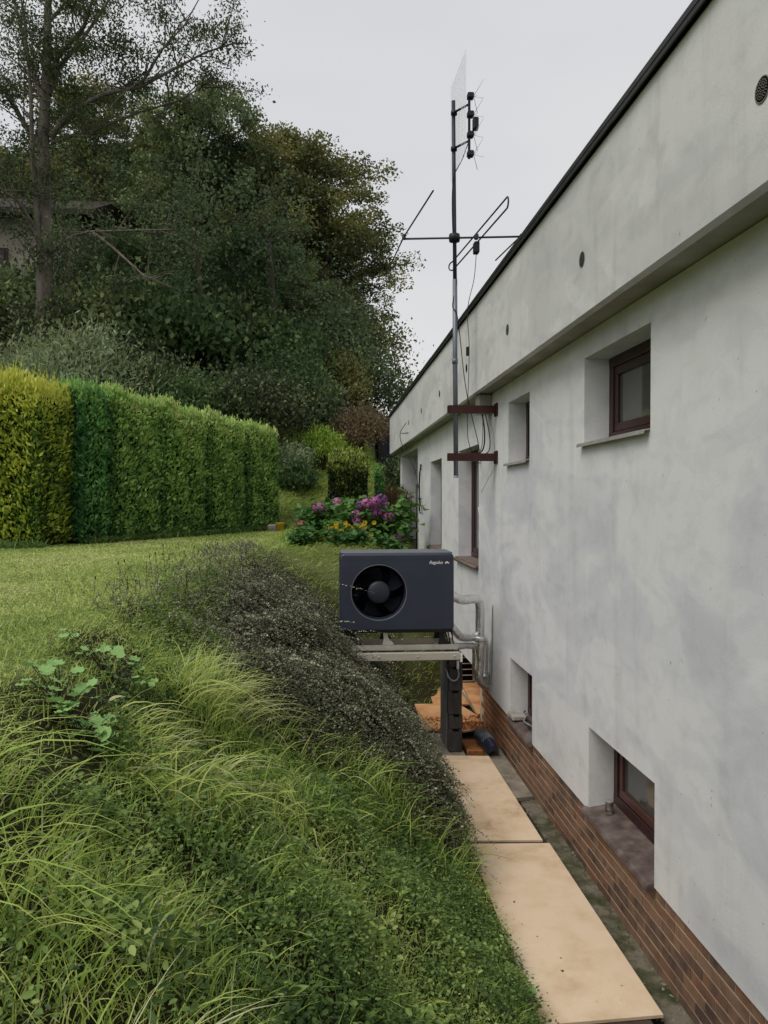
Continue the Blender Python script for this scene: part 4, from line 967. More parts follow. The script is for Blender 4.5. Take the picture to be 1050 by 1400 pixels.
# airy ash at the left
ax, ay = at(64, 22), 22.0
az_ = float(terrain(ax, ay))
ash = thing('ash_tree', 'tall airy ash with open crown, forking grey trunk at left', 'tree', (ax, ay, az_))
def A3(px, py, Y): return np.array([at(px, Y), Y, 2.7 + (685 - py) / 1050 * Y])
g = G(); tips = []
def limb(pts, r0, r1, k=8, tip=True):
    P = [A3(*p) for p in pts]; n = len(P); g.tube([tuple(p) for p in P], list(np.linspace(r0, r1, n)), k, cap=False); return P
tr_ = [(64, 620, 22), (63, 480, 22), (66, 380, 22), (67, 300, 22), (65, 200, 22), (70, 120, 22), (72, 40, 22.2), (76, -60, 22.4)]
limb(tr_, .26, .07, 10)
main = [
    [(62, 420, 22), (57, 330, 21.8), (50, 230, 21.6), (48, 140, 21.4), (40, 50, 21.2), (25, -40, 21)],
    [(75, 205, 22), (105, 168, 21.8), (150, 145, 21.5), (195, 135, 21.2), (225, 85, 21), (265, 40, 20.8)],
    [(72, 150, 22), (85, 115, 22.3), (115, 80, 22.6), (150, 30, 22.8), (180, -40, 23)],
    [(70, 140, 22), (85, 100, 21.6), (120, 60, 21), (140, 0, 20.6), (150, -60, 20.4)],
    [(66, 230, 22), (40, 190, 22.3), (15, 150, 22.6), (-30, 100, 23), (-60, 60, 23.2)],
    [(66, 160, 22), (45, 100, 22.4), (30, 40, 22.8), (10, -20, 23)],
    [(66, 370, 22), (90, 340, 21.8), (125, 328, 21.5), (180, 325, 21), (245, 322, 20.6)],
    [(80, 210, 22), (130, 195, 22.3), (190, 170, 22.8), (250, 150, 23), (300, 118, 23.2)],
    [(195, 135, 21.2), (240, 110, 21.3), (285, 85, 21.4), (322, 72, 21.5)],
    [(70, 60, 22.2), (110, 10, 22), (160, -40, 22)],
    [(130, 328, 21.5), (160, 350, 21), (200, 385, 20.7), (240, 400, 20.5)],
    [(57, 330, 21.8), (30, 290, 21.4), (0, 270, 21), (-30, 240, 21)],
]
for mi_, p in enumerate(main):
    P = limb(p, .09 if mi_ < 6 else .05, .015, 6)
    for i in range(1, len(P)):
        for _ in range(7 if mi_ not in (6, 10) else 3):
            t = rng.random(); b = P[i - 1] * (1 - t) + P[i] * t; ln = rng.uniform(.5, 1.7)
            d = unit(rng.normal(0, 1, 3) + np.array([0, 0, .35]) + .6 * unit(P[i] - P[i - 1])); e = b + d * ln
            g.tube([tuple(b), tuple((b + e) / 2 + np.array([0, 0, .08])), tuple(e)], [.022, .014, .006], 4, cap=False)
            for s_ in (.65, 1.0): tips.append(b + (e - b) * s_ + rng.normal(0, .12, 3))
part('trunk', g, MT['barklight'], ash)
tips = np.array(tips); 
extra = np.array([A3(rng.uniform(80, 320), rng.uniform(-20, 130), rng.uniform(20.5, 23.5)) for _ in range(90)] + [A3(rng.uniform(-20, 150), rng.uniform(190, 330), rng.uniform(20.5, 23)) for _ in range(22)] + [A3(rng.uniform(-40, 120), rng.uniform(-60, 190), rng.uniform(21, 24)) for _ in range(50)])
keepm = (extra[:, 0] - at(64, 22)) < 6
tips = np.concatenate([tips, extra])
tips = tips[rng.random(len(tips)) < .46]
lpc = 105; n = len(tips) * lpc; ci = np.repeat(np.arange(len(tips)), lpc)
P = tips[ci] + rng.normal(0, 1, (n, 3)) * np.array([.23, .23, .14])
V, F, A = leaves(P, unit(rng.normal(0, 1, (n, 3)) + np.array([0, 0, -.7])), unit(rng.normal(0, 1, (n, 3)) + np.array([0, 0, .8])), .105 * rng.uniform(.6, 1.3, n), .045, np.clip(rng.normal(.45, .2, len(tips))[ci] + rng.normal(0, .12, n), 0, 1))
partnp('crown', V, F, MT['leafB'], ash, {'c': A})

# thin forest trunks seen in the gloom
for i, (px, Y, top, r_, lab) in enumerate(((292, 24, 300, .12, 'slim bare trunk standing in the gloom above the hedge middle'), (382, 25, 330, .14, 'dark crooked trunk behind the far end of the hedge'),
        (113, 25, 300, .10, 'slim trunk right of the ash in the shade'), (440, 27, 470, .09, 'thin leaning trunk above the bright green bush'), (474, 28, 480, .10, 'thin trunk above the reddish shrub'), (420, 28, 470, .07, 'thinnest trunk left of the leaning one'))):
    x = at(px, Y); z = float(terrain(x, Y)); zt = 2.7 + (685 - top) / 1050 * Y; dx = rng.normal(0, .5)
    t = thing('bare_trunk_tree', lab, 'tree', (x, Y, z)); part('trunk', G().tube([(x, Y, z - .2), (x - dx * .5, Y, z * .85 + zt * .15), (x + dx * .4, Y, (z * 2 + zt) / 3), (x + dx, Y, zt)], [r_, r_ * .9, r_ * .8, r_ * .35], 8), MT['bark'], t)
    m_ = 1500; Pp = np.column_stack([x + dx + rng.normal(0, .7, m_), Y + rng.normal(0, .9, m_), zt + rng.normal(0, 1.0, m_)])
    V, F, A = leaves(Pp, rdir(m_), rdir(m_), .14, .09, rng.random(m_) * .6); partnp('crown', V, F, MT['leafA'], t, {'c': A})

# ---------------------------------------------------------------- shrubs
def shrub(name, label, x, y, rx, ry, h, m, nleaf, lsize, up=.4, z0=None, group=None, narrow=.45, stems=9, spiky=0.0, cat='shrub'):
    z = float(terrain(x, y)) if z0 is None else z0
    t = thing(name, label, cat, (x, y, z), group)
    g = G()
    for k in range(stems):
        a = rng.random() * 6.28; r_ = rng.random() ** .5 * .75
        g.tube([(x + rx * .1 * math.cos(a), y + ry * .1 * math.sin(a), z - .05), (x + rx * .4 * r_ * math.cos(a), y + ry * .4 * r_ * math.sin(a), z + h * .45), (x + rx * r_ * math.cos(a), y + ry * r_ * math.sin(a), z + h * .85)], [.02 + .006 * h, .014, .005], 5, cap=False)
    part('stems', g, MT['twig'], t)
    nc = max(12, int(nleaf / 60)); q = rdir(nc); q[:, 2] = np.abs(q[:, 2]) * 1.0 - .15
    rr = rng.uniform(.55, 1.0, nc) ** .6; C = np.column_stack([x + q[:, 0] * rx * rr, y + q[:, 1] * ry * rr, z + h * .38 + q[:, 2] * h * .60 * rr])
    C[:, 2] = np.maximum(C[:, 2], z + .08)
    ci = rng.integers(0, nc, nleaf); s = min(rx, ry, h) * .27
    P = C[ci] + rng.normal(0, 1, (nleaf, 3)) * s * np.array([1, 1, .8])
    P[:, 2] = np.maximum(P[:, 2], terrain(P[:, 0], P[:, 1]) + .02)
    D = unit(rng.normal(0, 1, (nleaf, 3)) * .7 + np.array([0, 0, up]) + .5 * unit(P - np.array([x, y, z])))
    Lz = lsize * rng.uniform(.6, 1.4, nleaf)
    V, F, A = leaves(P, D, unit(rng.normal(0, 1, (nleaf, 3)) + np.array([0, 0, .6])), Lz, Lz * narrow, np.clip(rng.normal(.45, .17, nc)[ci] + rng.normal(0, .15, nleaf), 0, 1))
    partnp('foliage', V, F, MT[m], t, {'c': A}); return t
shrub('willow_shrub', 'pale grey green shrub rising behind the golden thuja', at(35, 17), 17, 1.5, 1.2, 3.2, 'shrubW', 5000, .15, narrow=.28)
shrub('willow_shrub', 'grey green shrub behind the hedge at the foot of the ash', at(115, 19), 19, 1.5, 1.2, 3.3, 'shrubW', 4500, .15, narrow=.28)
shrub('leafy_shrub', 'yellowish leafy shrub at the right side of the ash trunk', at(100, 20.5), 20.5, 1.1, 1.1, 1.9, 'leafC', 3500, .17, narrow=.7)
shrub('dark_shrub', 'blue green shrub overtopping the hedge near its middle', at(232, 23), 23, 1.7, 1.4, 3.4, 'leafD', 5000, .19, narrow=.7)
shrub('dark_shrub', 'dark shrub between the ash and the hedge', at(165, 23), 23, 1.8, 1.4, 3.2, 'leafA', 4500, .17, narrow=.7)
shrub('dark_shrub', 'dark shrub behind the hedge under the central maple', at(310, 25), 25, 1.9, 1.4, 2.8, 'leafA', 4500, .17, narrow=.7)
shrub('dark_shrub', 'dark green shrub behind the far end of the hedge', at(372, 25), 25, 1.6, 1.4, 2.6, 'leafD', 4500, .17, narrow=.7)
shrub('dark_shrub', 'dark shrub at the far left edge under the old building', at(0, 24), 24, 2.2, 1.4, 2.0, 'leafA', 4000, .18, narrow=.7)
shrub('pale_shrub', 'pale grey shrub on the bank just right of the hedge end', at(400, 20.2), 20.2, .45, .5, 1.0, 'shrubW', 2500, .10, narrow=.3)
shrub('dark_shrub', 'small dark green shrub at the foot of the bank right of the hedge', at(404, 19.4), 19.4, .40, .4, .70, 'leafD', 1800, .10, narrow=.6)
shrub('bright_shrub', 'bright yellow green bush on the grassy bank', at(441, 20.9), 20.9, .52, .5, 1.2, 'shrubG', 5000, .085, narrow=.32, up=1.0)
shrub('leafy_shrub', 'olive shrub behind the bright green bush', at(425, 23), 23, .9, .8, 1.9, 'leafA', 3000, .14, narrow=.6)
shrub('reddish_shrub', 'reddish brown shrub behind the dark clipped bush', at(492, 22.6), 22.6, .70, .7, 1.6, 'shrubR', 4500, .09, narrow=.45)
shrub('leafy_shrub', 'brown green brush beside the reddish shrub', at(462, 25.5), 25.5, 1.1, .8, 2.2, 'leafC', 3500, .12, narrow=.5)
shrub('leafy_shrub', 'yellowing brush below the shed near the roof end', at(520, 24), 24, .8, .7, .8, 'leafC', 3000, .11, narrow=.5)
shrub('dry_shrub', 'dry straw coloured growth by the far pillar of the house', at(537, 19), 19, .40, .5, 1.25, 'shrubR', 2600, .10, narrow=.25, up=1.2)
shrub('ivy_shrub', 'dark ivy covered growth below the far roof corner', at(540, 22.5), 22.5, .5, .5, 2.1, 'leafA', 2600, .10, narrow=.7)
under = [  # column, distance, height, material, leaves, label
    (265, 29, 4.2, 'leafK', 'dark brush between the two thin trunks above the hedge'), (345, 29, 4.2, 'leafK', 'dark brush left of the crooked trunk behind the hedge'),
    (60, 28, 1.3, 'leafK', 'dark brush directly behind the ash trunk'), (130, 29, 2.2, 'leafK', 'dark brush in the gap right of the ash trunk'),
    (195, 29, 4.2, 'leafK', 'dark brush under the low blue green maple'), (400, 30, 4.2, 'leafK', 'dark brush at the foot of the slope trees above the hedge end'),
    (440, 30, 3.2, 'leafA', 'brush among the thin trunks above the bright green bush'), (480, 30, 3.2, 'leafC', 'brown olive brush above the reddish shrub'),
    (500, 29, 2.6, 'leafA', 'dark brush just left of the small shed'), (150, 21.5, 2.0, 'leafK', 'low dark brush showing over the left part of the hedge'),
    (205, 20.5, 2.0, 'leafK', 'low dark brush peeping over the hedge third from left'), (255, 20, 2.1, 'leafD', 'low green brush over the middle of the hedge'),
    (300, 20.5, 2.1, 'leafK', 'low dark brush right of the green brush over the hedge'), (345, 21, 2.2, 'leafK', 'low dark brush over the right half of the hedge'),
    (385, 23, 2.3, 'leafD', 'green brush over the right end of the hedge'), (440, 27, 2.6, 'leafA', 'mid green brush behind the bright green bush'), (100, 22.5, 2.2, 'leafK', 'dark brush at the right foot of the ash trunk')]
for px, Y, h, m_, lab in under:
    shrub('undergrowth_shrub', lab, at(px, Y), Y, 2.1 if Y > 24 else 1.5, 1.6 if Y > 24 else 1.1, h, m_, 6500, .125 if Y > 24 else .10, narrow=.65, group='undergrowth below the forest trees')
# clipped dark bush and small column
cb = thing('clipped_bush', 'dark round clipped bush with olive top behind the hydrangeas', 'bush', (.55, 18.4, float(terrain(.55, 18.4))))
clipped(cb, (.08, 18.4), (1.0, 18.35), .85, 1.26, 1.26, MT['shrubK'], MT['hedgecore'], 2600, .075, rough_=.05, tipcol=.7, colbias=-.12, shoots=False)
tcn = thing('small_thuja', 'small dark green conical thuja right of the clipped bush', 'shrub', (1.2, 18.2, float(terrain(1.2, 18.2))))
clipped(tcn, (1.16, 18.2), (1.40, 18.2), .34, 1.32, 1.20, MT['thujadark'], MT['hedgecore'], 3500, .06, rough_=.04, tipcol=.1)

# ---------------------------------------------------------------- hydrangeas and flowers
hy = thing('hydrangea', 'large hydrangea bush with purple and pink flower heads behind the heat pump', 'hydrangea', (.7, 14.2, float(terrain(.7, 14.2))))
def broad(cs, n, size, mt, parent, name='foliage', cl=(.45, .2)):
    m_ = len(cs); ci = rng.integers(0, m_, n); cs = np.array(cs)
    P = cs[ci, :3] + rng.normal(0, 1, (n, 3)) * cs[ci, 3:4] * .5
    P[:, 2] = np.maximum(P[:, 2], terrain(P[:, 0], P[:, 1]) + .03)
    Lz = size * rng.uniform(.6, 1.3, n); az = rng.random(n) * 6.28
    D = unit(np.column_stack([np.cos(az), np.sin(az), rng.normal(-.15, .35, n)]))
    V, F, A = leaves6(P, D, unit(rng.normal(0, .5, (n, 3)) + np.array([0, -.3, 1.])), Lz, Lz * .62, np.clip(rng.normal(cl[0], cl[1], n), 0, 1), fold=.18)
    return partnp(name, V, F, MT[mt], parent, {'c': A})
cs = [(rng.uniform(.15, 1.45), rng.uniform(13.7, 14.9), rng.uniform(1.75, 2.52), .26) for _ in range(34)]
broad(cs, 3800, .15, 'hydleaf', hy)
g = G()
for _ in range(14):
    a = rng.uniform(.2, 1.4); g.tube([(.7, 14.2, 1.6), (a, 14.1, 2.4)], [.02, .008], 5, cap=False)
part('stems', g, MT['twig'], hy)
def head(x, y, z, r_, parent, mt='petal', cb=.5, name='flower_head'):
    n = 130; q = rdir(n); P = np.array([x, y, z]) + q * r_ * np.array([1, 1, .78])
    V, F, A = leaves(P, unit(np.cross(q, rdir(n))), q, r_ * .42, r_ * .38, np.clip(rng.normal(cb, .2, n), 0, 1), fold=.05)
    partnp(name, V, F, MT[mt], parent, {'c': A})
HY = 13.55
for (px, py, r_, cb_) in ((495, 690, 9, .1), (502, 688, 9, .75), (512, 686, 9, .5), (521, 682, 9, .3), (523, 690, 8, .2), (513, 693, 8, .3), (487, 704, 9, .75), (488, 712, 8, .5), (531, 707, 9, .45), (492, 728, 11, .25), (545, 735, 9, .3), (537, 740, 8, .2), (505, 690, 8, .6), (515, 701, 8, .4)):
    Y = HY + .25 * rng.random(); P = A3(px, py, Y); head(P[0], P[1], P[2], r_ / 1050 * Y * .95, hy, cb=cb_)
hy2 = thing('hydrangea', 'smaller hydrangea with one lilac head at the left of the flower bed', 'hydrangea', (-.2, 14.6, float(terrain(-.2, 14.6))))
cs = [(rng.uniform(-.38, .25), rng.uniform(14.2, 15.1), rng.uniform(1.95, 2.5), .22) for _ in range(16)]
broad(cs, 1800, .14, 'hydleaf', hy2, cl=(.3, .2)); part('stems', G().tube([(-.15, 14.6, 1.7), (-.1, 14.6, 2.4)], .02, 5), MT['twig'], hy2)
for (px, py, r_, cb_) in ((436, 694, 9, .5), (461, 686, 7, .9), (450, 727, 8, .3), (458, 722, 6, .4)):
    P = A3(px, py, 14.1); head(P[0], P[1], P[2], r_ / 1050 * 14, hy2, cb=cb_)
rf_ = thing('red_flower', 'small plant with one crimson flower head at the lawn edge', 'flower', (A3(412, 727, 14.6)[0], 14.6, float(terrain(A3(412, 727, 14.6)[0], 14.6))))
P = A3(412, 716, 14.5); head(P[0], P[1], P[2], .09, rf_, 'petalR', .5); broad([(P[0], P[1] + .05, P[2] - .2, .15)], 150, .10, 'hydleaf', rf_)
rb = thing('yellow_coneflower', 'clump of yellow coneflowers in front of the hydrangeas', 'flowers', (.4, 13.4, float(terrain(.4, 13.4))))
cs = [(rng.uniform(.05, .75), rng.uniform(13.3, 13.7), rng.uniform(1.8, 2.12), .16) for _ in range(20)]
broad(cs, 1300, .09, 'weed', rb, cl=(.35, .2))
for k in range(44):
    px = rng.normal(470, 16); py = rng.normal(732, 8)
    if k > 26: px, py = rng.uniform(455, 515), rng.uniform(714, 722)
    P = A3(px, py, 13.15 + .1 * rng.random()); n_ = 11; a = np.arange(n_) * 2 * math.pi / n_
    D = np.column_stack([np.cos(a), np.full(n_, -.35), np.sin(a) * .8]); C = P + unit(D) * .024
    V, F, A = leaves(C, D, np.tile([0, -1., .3], (n_, 1)), .048, .022, rng.random(n_), fold=.0)
    f_ = partnp('flower', V, F, MT['petalY'], rb, {'c': A}); part('flower_centre', G().lathe([(.011, -.006), (.008, .006)], tuple(P), 'z', 7), MT['seed'], f_)
lo = thing('silver_leaf_plant', 'low grey green leafy plants edging the flower bed', 'plant', (.1, 12.9, float(terrain(.1, 12.9))))
broad([(rng.uniform(-.45, 1.3), rng.uniform(12.5, 13.3), 1.0, .14) for _ in range(1)] + [(x_, y_, float(terrain(x_, y_)) + .14, .14) for x_, y_ in zip(rng.uniform(-.5, 1.2, 24), rng.uniform(12.6, 13.4, 24))], 1500, .10, 'hydleaf', lo, cl=(.22, .2))
# yellow bucket, stones
bk_ = A3(383, 722, 16.6); zb_ = float(terrain(bk_[0], 16.6))
bu = thing('bucket', 'small yellow bucket at the end of the lawn beside the hedge', 'bucket', (bk_[0], 16.6, zb_))
part('bucket_body', G().lathe([(.075, 0), (.09, .17), (.097, .175), (.097, .19), (.08, .19), (.07, .03), (.001, .03)], (bk_[0], 16.6, zb_), 'z', 20), MT['yellow'], bu)
part('handle', G().tube([(bk_[0] + .092 * math.cos(a), 16.6 - .02, zb_ + .17 - .06 * math.sin(a)) for a in np.linspace(0, math.pi, 9)], .004, 5), MT['galv'], bu)
single('stone', G().box(bk_[0] - .28, bk_[0] - .02, 16.75, 17.0, zb_ - .02, zb_ + .15, ch=.03), MT['stone'], 'pale flat stone just behind the yellow bucket', 'stone', (bk_[0] - .2, 16.9, zb_))
single('stone', G().box(bk_[0] + .22, bk_[0] + .55, 16.7, 16.95, zb_ - .02, zb_ + .07, ch=.025), MT['stone'], 'low pale stone right of the yellow bucket', 'stone', (bk_[0] + .35, 16.8, zb_))

# ---------------------------------------------------------------- buildings in the trees
ob = thing('old_building', 'old beige building with dark eaves half hidden behind the ash', 'building', (-14, 31, 9))
xa, xb = at(-80, 30), at(112, 30)
part('wall', G().box(xa, xb, 30, 36, 7, 13.6), MT['farwall'], ob)
part('roof', G().add([(xa - .6, 29.3, 13.5), (xb + .7, 29.3, 13.5), (xb + .7, 33, 15.2), (xa - .6, 33, 15.2), (xb + .7, 36.7, 13.5), (xa - .6, 36.7, 13.5), (xa - .6, 29.3, 13.3), (xb + .7, 29.3, 13.3), (xb + .7, 36.7, 13.3), (xa - .6, 36.7, 13.3)],
     [(0, 1, 2, 3), (3, 2, 4, 5), (6, 9, 8, 7), (0, 6, 7, 1), (1, 7, 8, 4, 2), (5, 9, 6, 0, 3), (4, 8, 9, 5)]), MT['farroof'], ob)
for px in (-4, 88):
    x = at(px, 30); f_ = part('window', G().box(x - .55, x + .55, 29.93, 29.99, 10.6, 12.2), MT['winframe'], ob); part('pane', G().box(x - .45, x + .45, 29.90, 29.925, 10.7, 12.1), MT['glass'], f_)
sh = thing('shed', 'small dark shed on the slope beyond the roof corner', 'shed', (2.3, 27.5, 4.6))
xa, xb = at(517, 27), at(560, 27); za = float(terrain(2.2, 27)) - .3
part('wall', G().box(xa, xb, 27, 29, za, 5.55), MT['shed'], sh); part('roof', G().box(xa - .1, xb + .2, 26.85, 29.2, 5.56, 5.68), MT['rooftrim'], sh)
for k in range(4): part('batten', G().box(xa + .05 + k * .30, xa + .09 + k * .30, 26.97, 26.998, za, 5.54), MT['shed'], sh)

# ---------------------------------------------------------------- cotoneaster bush on the slope
def cot_thick(X, Y):
    lo = 4.55 + .50 * np.clip(X + .4, -1.2, 2) + .12 * np.sin(5 * X)                      # near border
    a = smooth(lo, lo + .55, Y) * (1 - .75 * smooth(8.7, 9.6, Y)) * (1 - smooth(10.4, 11.4, Y))
    xr = np.interp(Y, [5, 6, 8, 9, 9.8, 11.5], [1.03, 1.00, .88, .82, .62, -.25]); xl = np.interp(Y, [4.6, 5.2, 6.5, 8, 10], [-.7, -1.05, -1.3, -1.3, -1.1])
    b = (1 - smooth(xr - .22, xr + .06, X)) * smooth(xl - .2, xl + .6, X) * (.30 + .70 * smooth(-1.0, -.1, X))
    pump = 1 - .75 * np.exp(-((X - .8) / .65) ** 2 - ((Y - 8.3) / .55) ** 2)
    return a * b * pump * (.43 + .10 * np.sin(3.1 * X + 2.2 * Y) + .09 * np.sin(6 * X - 4.3 * Y + 1) + .05 * np.sin(11 * X + 3 * Y) * np.sin(9 * Y - 4 * X))
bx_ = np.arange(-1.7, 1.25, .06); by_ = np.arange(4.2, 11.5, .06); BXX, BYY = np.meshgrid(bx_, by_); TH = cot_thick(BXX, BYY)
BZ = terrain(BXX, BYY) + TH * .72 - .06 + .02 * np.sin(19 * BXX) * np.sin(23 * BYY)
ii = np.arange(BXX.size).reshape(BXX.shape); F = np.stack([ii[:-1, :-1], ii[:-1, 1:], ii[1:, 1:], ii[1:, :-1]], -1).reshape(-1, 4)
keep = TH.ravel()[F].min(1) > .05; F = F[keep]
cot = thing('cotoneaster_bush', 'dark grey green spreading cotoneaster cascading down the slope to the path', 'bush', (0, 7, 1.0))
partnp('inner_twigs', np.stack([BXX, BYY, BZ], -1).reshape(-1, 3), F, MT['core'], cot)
def twigs(P0, D0, Ln, nl, lsize, droop, col):
    """many arching twigs; returns stem ribbons and leaves"""
    n = len(P0); T = np.linspace(0, 1, nl)
    h = unit(D0); up = np.array([0, 0, 1.])
    def pos(t): return P0[:, None] + h[:, None] * (Ln[:, None] * t)[..., None] - up * (droop[:, None] * Ln[:, None] * t ** 2)[..., None]
    Pt = pos(np.tile(T, (n, 1)) + rng.uniform(-.3, .3, (n, nl)) / nl)
    tan = h[:, None] - up * (2 * droop[:, None] * T)[..., None]; tan = unit(np.broadcast_to(tan, Pt.shape))
    side = unit(np.cross(tan, up + rng.normal(0, .3, Pt.shape))); sg = np.where(np.arange(nl) % 2, 1., -1.)[None, :, None]
    D = unit(side * sg + tan * .6 + up * .25 + rng.normal(0, .35, Pt.shape)); Lz = lsize * rng.uniform(.6, 1.3, (n, nl))
    C = Pt + D * (Lz * .5)[..., None]
    cc = np.clip(col[:, None] + rng.normal(0, .16, (n, nl)), 0, 1)
    lv = leaves(C.reshape(-1, 3), D.reshape(-1, 3), unit(rng.normal(0, .6, (n * nl, 3)) + up), Lz.ravel(), Lz.ravel() * .62, cc.ravel())
    S = pos(np.tile(np.linspace(0, 1, 5), (n, 1))); sd = unit(np.cross(h, up))[:, None] * .0016
    V = np.stack([S - sd, S + sd], 2).reshape(n, 10, 3); q = np.array([[2 * k, 2 * k + 1, 2 * k + 3, 2 * k + 2] for k in range(4)])
    Fq = (np.arange(n)[:, None, None] * 10 + q[None]).reshape(-1, 4)
    return lv, (V.reshape(-1, 3), Fq)
def sample_cot(n):
    X = rng.uniform(-1.6, 1.2, n * 4); Y = rng.uniform(4.2, 11.4, n * 4); T_ = cot_thick(X, Y)
    k = rng.random(n * 4) < np.clip(T_ / .3, 0, 1); return X[k][:n], Y[k][:n], T_[k][:n]
n = 6600; X, Y, T_ = sample_cot(n); n = len(X)
Z = terrain(X, Y) + T_ * rng.uniform(.72, 1.0, n) - .02
az = rng.normal(-.35, .75, n)          # mostly downhill (+X) and slightly towards the path's near end
D0 = np.column_stack([np.cos(az), np.sin(az), rng.uniform(-.35, .35, n)])
lv, stq = twigs(np.column_stack([X, Y, Z]), D0, rng.uniform(.16, .42, n) * (1 - .55 * smooth(.55, 1.0, X)), 34, .021, rng.uniform(.45, 1.1, n), np.clip(rng.normal(.42, .16, n), 0, 1))
V, F, A = lv
partnp('foliage', V, F, MT['cot'], cot, {'c': A}); partnp('twigs', stq[0], stq[1], MT['twig'], cot)
# stray twigs over the unit, the rails and the boards
P0 = np.array([(.05, 7.92, 1.87), (.02, 7.9, 1.30), (.30, 7.82, 1.36), (.22, 7.8, 1.17), (.45, 7.8, 1.10), (.10, 7.9, 1.45), (1.02, 7.6, .10), (1.0, 7.3, .12), (1.0, 6.9, .1), (1.02, 6.5, .1), (1.03, 6.1, .08), (1.02, 5.8, .06), (1.0, 7.8, .1)])
D0 = np.array([(1, 0, -.22), (1, -.1, .22), (1, 0, .15), (1, -.1, .0), (.9, -.1, -.1), (.5, -.1, .1)] + [(1, rng.normal(-.3, .4), .1) for _ in range(7)], float)
lv, stq = twigs(P0, D0, np.array([.45, .32, .48, .45, .4, .2] + [.22] * 7), 26, .020, np.array([.05, .3, .3, .25, .3, .2] + [.5] * 7), np.full(13, 1.3))
partnp('stray_twig_leaves', lv[0], lv[1], MT['cot'], cot, {'c': lv[2]}); partnp('stray_twigs', stq[0], stq[1], MT['twig'], cot)
n = 420; X, Y, T_ = sample_cot(n); n = len(X); az = rng.normal(-.2, 1.0, n)
lv, stq = twigs(np.column_stack([X, Y, terrain(X, Y) + T_ * .9]), np.column_stack([np.cos(az), np.sin(az), rng.uniform(.2, .9, n)]), rng.uniform(.18, .38, n), 34, .022, rng.uniform(.7, 1.3, n), np.clip(rng.normal(.6, .2, n), 0, 1))
partnp('long_sprays', lv[0], lv[1], MT['cot'], cot, {'c': lv[2]}); partnp('long_twigs', stq[0], stq[1], MT['twig'], cot)
# thin twiggy fringe at the upper left edge
n = 1500; X = rng.normal(-.95, .32, n); Y = rng.uniform(4.9, 11.8, n); Z = terrain(X, Y)
az = rng.random(n) * 6.28; D0 = np.column_stack([np.cos(az) * .6, np.sin(az) * .6, rng.uniform(.4, 1.2, n)])
lv, stq = twigs(np.column_stack([X, Y, Z]), D0, rng.uniform(.10, .32, n), 22, .015, rng.uniform(.1, .5, n), np.clip(rng.normal(.55, .2, n), 0, 1))
partnp('fringe_foliage', lv[0], lv[1], MT['cot'], cot, {'c': lv[2]}); partnp('fringe_twigs', stq[0], stq[1], MT['twig'], cot)

# ---------------------------------------------------------------- grass
def inview(X, Y, marg=.7):
    xl = (0 - 445) / 1050 * Y * 1.0 - marg; return (X > xl)
sets = []
GE = lambda X, Y: X > np.interp(Y, EY, EX) + np.interp(Y, [2, 3.5, 5.5, 8], [.42, .38, .12, .05])
# long tufts on the slope
nt_ = 620; TX = rng.uniform(-2.3, 1.05, nt_ * 3); TY = .75 + 7.5 * rng.random(nt_ * 3) ** 1.25
dens = np.clip(.55 + .5 * np.sin(2.3 * TX + 1.9 * TY) * np.sin(3.1 * TY - 1.7 * TX), .1, 1) * np.interp(TX, [.2, .9], [1, .35])
k = inview(TX, TY) & (cot_thick(TX, TY) < .08) & GE(TX, TY) & (TY < 6.6 + (TX < -.9) * 2) & (rng.random(nt_ * 3) < dens); TX, TY = TX[k][:nt_], TY[k][:nt_]
for i in range(len(TX)):
    x, y = TX[i], TY[i]
    kind = rng.random()
    long_ = np.interp(x, [-1.25, -.8, -.2, .4, 1.0], [.10, .19, .22, .17, .10]) * rng.uniform(.5, 1.35)
    if kind < .16: nb, wmin, wmax, r_, dr = int(rng.uniform(50, 110)), .0028, .0062, rng.uniform(.03, .07), .75      # arching clumps
    elif kind < .68: nb, wmin, wmax, r_, dr = int(rng.uniform(40, 90)), .0024, .0050, rng.uniform(.06, .16), .5
    else: nb, wmin, wmax, r_, dr = int(rng.uniform(10, 26)), .006, .013, rng.uniform(.03, .08), .55                    # few broad blades
    P = np.column_stack([x + rng.normal(0, r_, nb), y + rng.normal(0, r_, nb), np.zeros(nb)]); P[:, 2] = terrain(P[:, 0], P[:, 1]) - .01
    flow = -.3 + 1.9 * math.sin(1.9 * x + 1.3 * y) + rng.normal(0, .6)
    az = rng.normal(flow, .6 if kind < .16 else 1.7, nb); L = long_ * rng.uniform(.4, 1.2, nb) * (1.1 if kind < .16 else .8)
    c0 = np.clip(rng.normal(.40 + (.08 if x < -.2 else 0) + (.10 if kind < .16 else 0), .16), .05, .9)
    dead = rng.random(nb) < .05
    sets.append(blades(P, az, L, np.clip(rng.normal(.45, .22, nb), 0, .95), np.clip(rng.normal(dr, .25, nb), .1, 1.2), rng.uniform(wmin, wmax, nb), np.clip(np.where(dead, .95, c0 + rng.normal(0, .13, nb)), 0, 1), 5))
